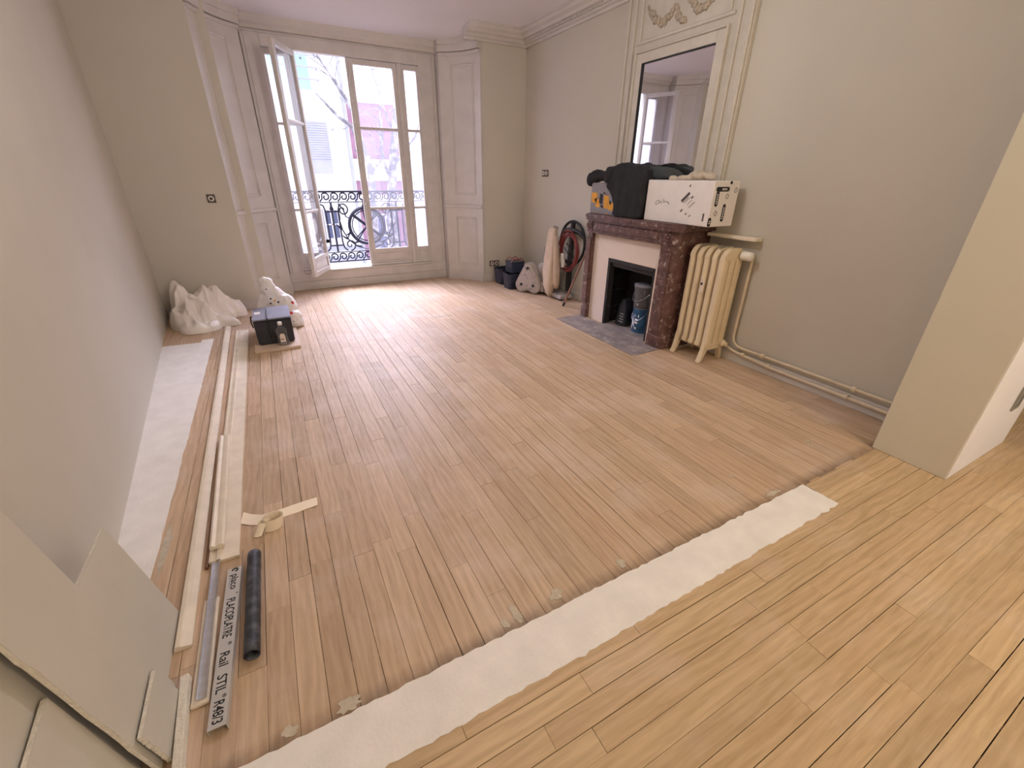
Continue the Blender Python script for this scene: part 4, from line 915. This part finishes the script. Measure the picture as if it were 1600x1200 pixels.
def decal(px, py, y, r, mt):
    q = at(px, py, 1, y); build(B().ball((q.x, q.y, q.z), (r, .018, r), 8), 'bag_print', mt, sbg)
for px, py, r, mt in ((455, 489, .018, RED), (457, 473, .016, RED), (423, 467, .010, BLUE), (423, 474, .010, BLUE), (435, 472, .011, BLUE), (429, 470, .010, YEL), (416, 452, .007, BLUE), (459, 502, .006, INK)):
    # sits on the bag's skin: distance found from the bag itself
    d = (at(px, py, 1, 5.0)-CAM).normalized(); ok, loc, nn, _ = sbg.ray_cast(CAM-sbg.location, d)
    if ok:
        loc = loc+sbg.location; nn = Vector(nn); t_ = nn.orthogonal().normalized(); s_ = nn.cross(t_); nn = nn*.002
        build(B().add([loc+nn+(t_*math.cos(a*.7854)+s_*math.sin(a*.7854))*r for a in range(8)]+[loc-nn+(t_*math.cos(a*.7854)+s_*math.sin(a*.7854))*r for a in range(8)], [tuple(range(8)), tuple(range(8, 16))[::-1]]+[(k, (k+1) % 8, 8+(k+1) % 8, 8+k) for k in range(8)]), 'bag_print', mt, sbg)

# ------------------------------------------------------------------ mouldings, laths, rail, pipe, tape
def lay(prof, A, Bp, z):
    """profile (u across, w up) laid on the floor from A to Bp"""
    A, Bp = Vector((A[0], A[1], z)), Vector((Bp[0], Bp[1], z)); d = (Bp-A).normalized(); n = Vector((-d.y, d.x, 0)); k = len(prof)
    vs = [A-n*u+Vector((0, 0, w_)) for u, w_ in prof]+[Bp-n*u+Vector((0, 0, w_)) for u, w_ in prof]
    return B().add(vs, [tuple(range(k)), tuple(range(k, 2*k))[::-1]]+[(i, (i+1) % k, k+(i+1) % k, k+i) for i in range(k)])
p1 = [(-.026, 0), (-.026, .012), (-.020, .022), (-.008, .024), (-.004, .018), (.006, .016), (.026, .010), (.026, 0)]
tag(build(lay(p1, (-.552, 1.36), (-.590, 5.30), .001), 'wooden_moulding', CREAMW), 'long narrow cream moulding lying beside the white plaster band, reaching the dust sheet', 'moulding')
p2 = [(-.055, 0), (-.055, .020), (-.046, .022), (-.042, .014), (-.030, .016), (-.026, .022), (-.014, .024), (-.010, .014), (.055, .012), (.055, 0)]
tag(build(lay(p2, (-.447, 1.735), (-.452, 5.10), .001), 'wooden_moulding', CREAMW), 'long wide cream architrave board lying on the floor beside the tape roll', 'moulding')
p3 = [(-.027, 0), (-.027, .016), (-.018, .022), (-.006, .014), (.008, .02), (.02, .022), (.027, .014), (.027, 0)]
tag(build(lay(p3, (-.472, 1.80), (-.490, 2.80), .026), 'wooden_moulding', CREAMW), 'short cream moulding lying on top of the wide architrave board', 'moulding')
tag(build(lay([(-.006, 0), (-.006, .012), (.006, .012), (.006, 0)], (-.511, 1.72), (-.514, 2.78), .001), 'wooden_lath', DARKW), 'thin dark brown lath lying between the two long mouldings', 'lath')
tag(build(lay([(-.025, 0), (-.025, .012), (.025, .012), (.025, 0)], (-.482, 1.12), (-.478, 1.54), .001), 'wooden_lath', CREAMW, bevel=.002), 'short cream lath under the steel channel', 'lath')
b = lay([(-.013, 0), (-.013, .014), (-.0115, .014), (-.0115, .0015), (.0115, .0015), (.0115, .014), (.013, .014), (.013, 0)], (-.477, 1.135), (-.473, 1.73), .014)
tag(build(b, 'steel_channel', STEEL), 'slim shiny steel channel lying on the short cream lath', 'channel')
ra, rb = Vector((-.4265, 1.012)), Vector((-.401, 1.645)); hd = .028
rlw = thing('stud_rail', (ra.x, ra.y, 0), 'grey steel stud rail printed with black lettering beside the black pipe', 'rail')
b = lay([(-.0245, 0), (-.0245, hd), (.0245, hd), (.0245, 0), (.0235, 0), (.0235, hd-.001), (-.0235, hd-.001), (-.0235, 0)], ra, rb, .001)
build(b, 'channel', RAILW, rlw)
d_ = (ra-rb).normalized()          # text runs from the far end towards the near end
ex = Vector((d_.x, d_.y, 0)); ey = Vector((-d_.y, d_.x, 0))
if ey.x < 0: ey = -ey
def TM(s, v): o_ = rb+d_*s; return Matrix(((ex.x, ey.x, 0, o_.x+ey.x*v), (ex.y, ey.y, 0, o_.y+ey.y*v), (0, 0, 1, hd+.0012), (0, 0, 0, 1)))
text('placo', .036, TM(.034, -.008), 'brand_lettering', INK, rlw, 1.02)
text('°', .022, TM(.132, .004), 'brand_lettering', INK, rlw)
text('PLACOPLATRE', .040, TM(.155, -.014), 'lettering', INK, rlw, .66)
text('®', .015, TM(.350, .006), 'lettering', INK, rlw)
text('Rail', .040, TM(.383, -.014), 'lettering', INK, rlw, .92)
text('STIL', .040, TM(.466, -.014), 'lettering', INK, rlw, .86)
text('®', .015, TM(.535, .006), 'lettering', INK, rlw)
text('R48/3', .040, TM(.550, -.014), 'lettering', INK, rlw, .76)
build(B().tube([TM(.012+.008*math.cos(a*.63), .002+.010*math.sin(a*.63)).translation for a in range(9)], .003, 4), 'brand_mark', INK, rlw)
build(B().box(-.0005, .0005, -.03, .03, 0, .0006, TM(.068, -.013) @ RZ(math.pi/2)), 'brand_underline', INK, rlw)
tb = thing('plastic_pipe', (-.333, 1.45, 0), 'short length of dusty black plastic pipe lying beside the stud rail', 'pipe')
n = 26; pth = [(-.331-.006*k/n, 1.695-.488*k/n, .0265) for k in range(n+1)]
b = B().tube(pth, [.0255+.0005*math.sin(k*1.7) for k in range(n+1)], 20); 
b.f = b.f[:-2]
o = build(b, 'wall', TUBEM, tb, smooth=True)
md = o.modifiers.new('thickness', 'SOLIDIFY'); md.thickness = .003; md.offset = -1
tp = thing('tape_roll', (-.27, 1.87, 0), 'cream paper joint tape, part unrolled across the boards', 'tape')
TAPE = mat('joint_tape_paper', c(250, 236, 212), .75, amt=.03, scale=14)
cx_, cy_ = -.262, 1.865; pth = []; wv = []
for k in range(90):
    a = k*.28; r = .033+.00006*k; pth.append((cx_+r*1.15*math.cos(a), cy_+r*.9*math.sin(a), .002)); wv.append((.012, .012, .050))
build(B().strip(pth, wv, .0006), 'coil', TAPE, tp, smooth=True)
pth = []; wv = []
for k in range(15):
    a = -.6+k*.42; pth.append((-.318+.022*math.cos(a), 1.835+.016*math.sin(a), .004)); wv.append((.03, .035, .040))
build(B().strip(pth, wv, .0008), 'loose_turn', TAPE, tp, smooth=True)
q = [at(*a, 2, .004) for a in ((378, 809), (392, 812), (412, 812), (432, 806), (455, 797), (477, 789), (496, 783))]
up = [Vector((.012, .080, 0)), Vector((.0, .078, .004)), Vector((-.006, .066, .010)), Vector((-.01, .058, .014)), Vector((-.004, .058, .010)), Vector((0, .062, .004)), Vector((.004, .064, 0))]
build(B().strip([p_-u_*.5 for p_, u_ in zip(q, up)], up, .0008), 'tail', TAPE, tp, smooth=True)

# ------------------------------------------------------------------ plasterboard offcuts leaning on the bare wall
def board(name, y0, y1, xb, xt, zt, th, label, skew=0, slope=0):
    """sheet standing on the floor at x=xb and tipping back to x=xt at height zt; front face towards the room"""
    t = thing(name, (xb, (y0+y1)/2, 0), label, 'plasterboard', 'plasterboard offcuts')
    d = Vector((xt-xb, 0, zt)).normalized(); n = Vector((d.z, 0, -d.x))     # n points into the room
    L_ = math.hypot(xt-xb, zt); zoff = th*n.z*-1 if n.z < 0 else 0
    def pt(y, s, u): return Vector((xb+slope*(y-y1), y, 0))+d*s+n*(u-th)+Vector((0, 0, .002))
    lift = max(0, -min(pt(y0, 0, 0).z, pt(y0, 0, th).z))+.001
    def slab_(u0, u1, jag):
        rnd = random.Random(int(y0*1000)); b = B(); m_ = 28
        left = [(y0+(rnd.uniform(-.004, .004) if jag and 0 < k < m_ else 0), L_*k/m_) for k in range(m_+1)]
        pts = left+[(y1+skew, L_), (y1, 0)]; k = len(pts)
        vs = [pt(y, s, u0) for y, s in pts]+[pt(y, s, u1) for y, s in pts]
        for v in vs: v.z += lift
        return b.add(vs, [tuple(range(k))[::-1], tuple(range(k, 2*k))]+[(i, (i+1) % k, k+(i+1) % k, k+i) for i in range(k)])
    build(slab_(th-.0008, th, True), 'paper_face', GYPS, t)
    build(slab_(.0008, th-.0008, True), 'gypsum_core', GYPE, t)
    build(slab_(0, .0008, False), 'paper_back', GYPS, t)
    return t
board('plasterboard', 1.22, 1.535, -.583, -.66, .462, .0125, 'low plasterboard offcut leaning on the bare wall, its bottom corner near the narrow moulding')
board('plasterboard', .985, 1.235, -.560, -.758, 1.30, .0125, 'tall plasterboard offcut leaning in front of the low one, with a torn cut edge')
board('plasterboard', .995, 1.19, -.535, -.562, .150, .0125, 'smallest plasterboard offcut leaning against the tall torn one')
board('plasterboard', .30, .98, -.590, -.648, .43, .0125, 'wide low plasterboard sheet behind the torn edge of the tall one', 0, -.084)
board('plasterboard', .28, 1.20, -.628, -.765, 1.0, .0125, 'large plasterboard sheet standing flat against the bare wall behind the others', 0, -.084)
o = thing('plasterboard_strip', (-.52, 1.1, 0), 'narrow plasterboard strip lying on edge before the smallest offcut', 'plasterboard', 'plasterboard offcuts')
b = lay([(-.011, 0), (-.013, .030), (.010, .032), (.013, 0)], (-.513, .90), (-.527, 1.235), .001)
build(b, 'strip', GYPE, o, bevel=.002)

# ------------------------------------------------------------------ pendant lamps (above and behind the view); the back one is added for the fill
def pendant(loc, label):
    t = thing('pendant_lamp', (loc[0], loc[1], 3.15), label, 'lamp')
    build(B().tube([(loc[0], loc[1], 3.149), (loc[0], loc[1], loc[2]+.24)], .004, 6), 'cord', INK, t)
    build(B().lathe([(.02, 0), (.02, .06), (.01, .07)], loc[0], loc[1], loc[2]+.18, 12), 'socket', INK, t)
pendant(BACK_FILL, 'added unseen pendant lamp holder over the pink boards')
pendant(FRONT_LAMP, 'bare pendant lamp holder over the yellow boards')

GROUPS = {'socket': 'uncovered wall sockets', 'tub': 'dark blue tubs in the corner', 'tree': 'plane trees in the street', 'moulding': 'loose mouldings on the floor', 'lath': 'loose laths on the floor', 'building': 'buildings across the street', 'lamp': 'pendant lamps'}
for o in COL.objects:
    if o.parent is None and o.get('category') in GROUPS and not o.get('group'): o['group'] = GROUPS[o['category']]
for o in COL.objects:
    if o.name.startswith('heating_pipe'): o['group'] = 'heating pipes along the wall'
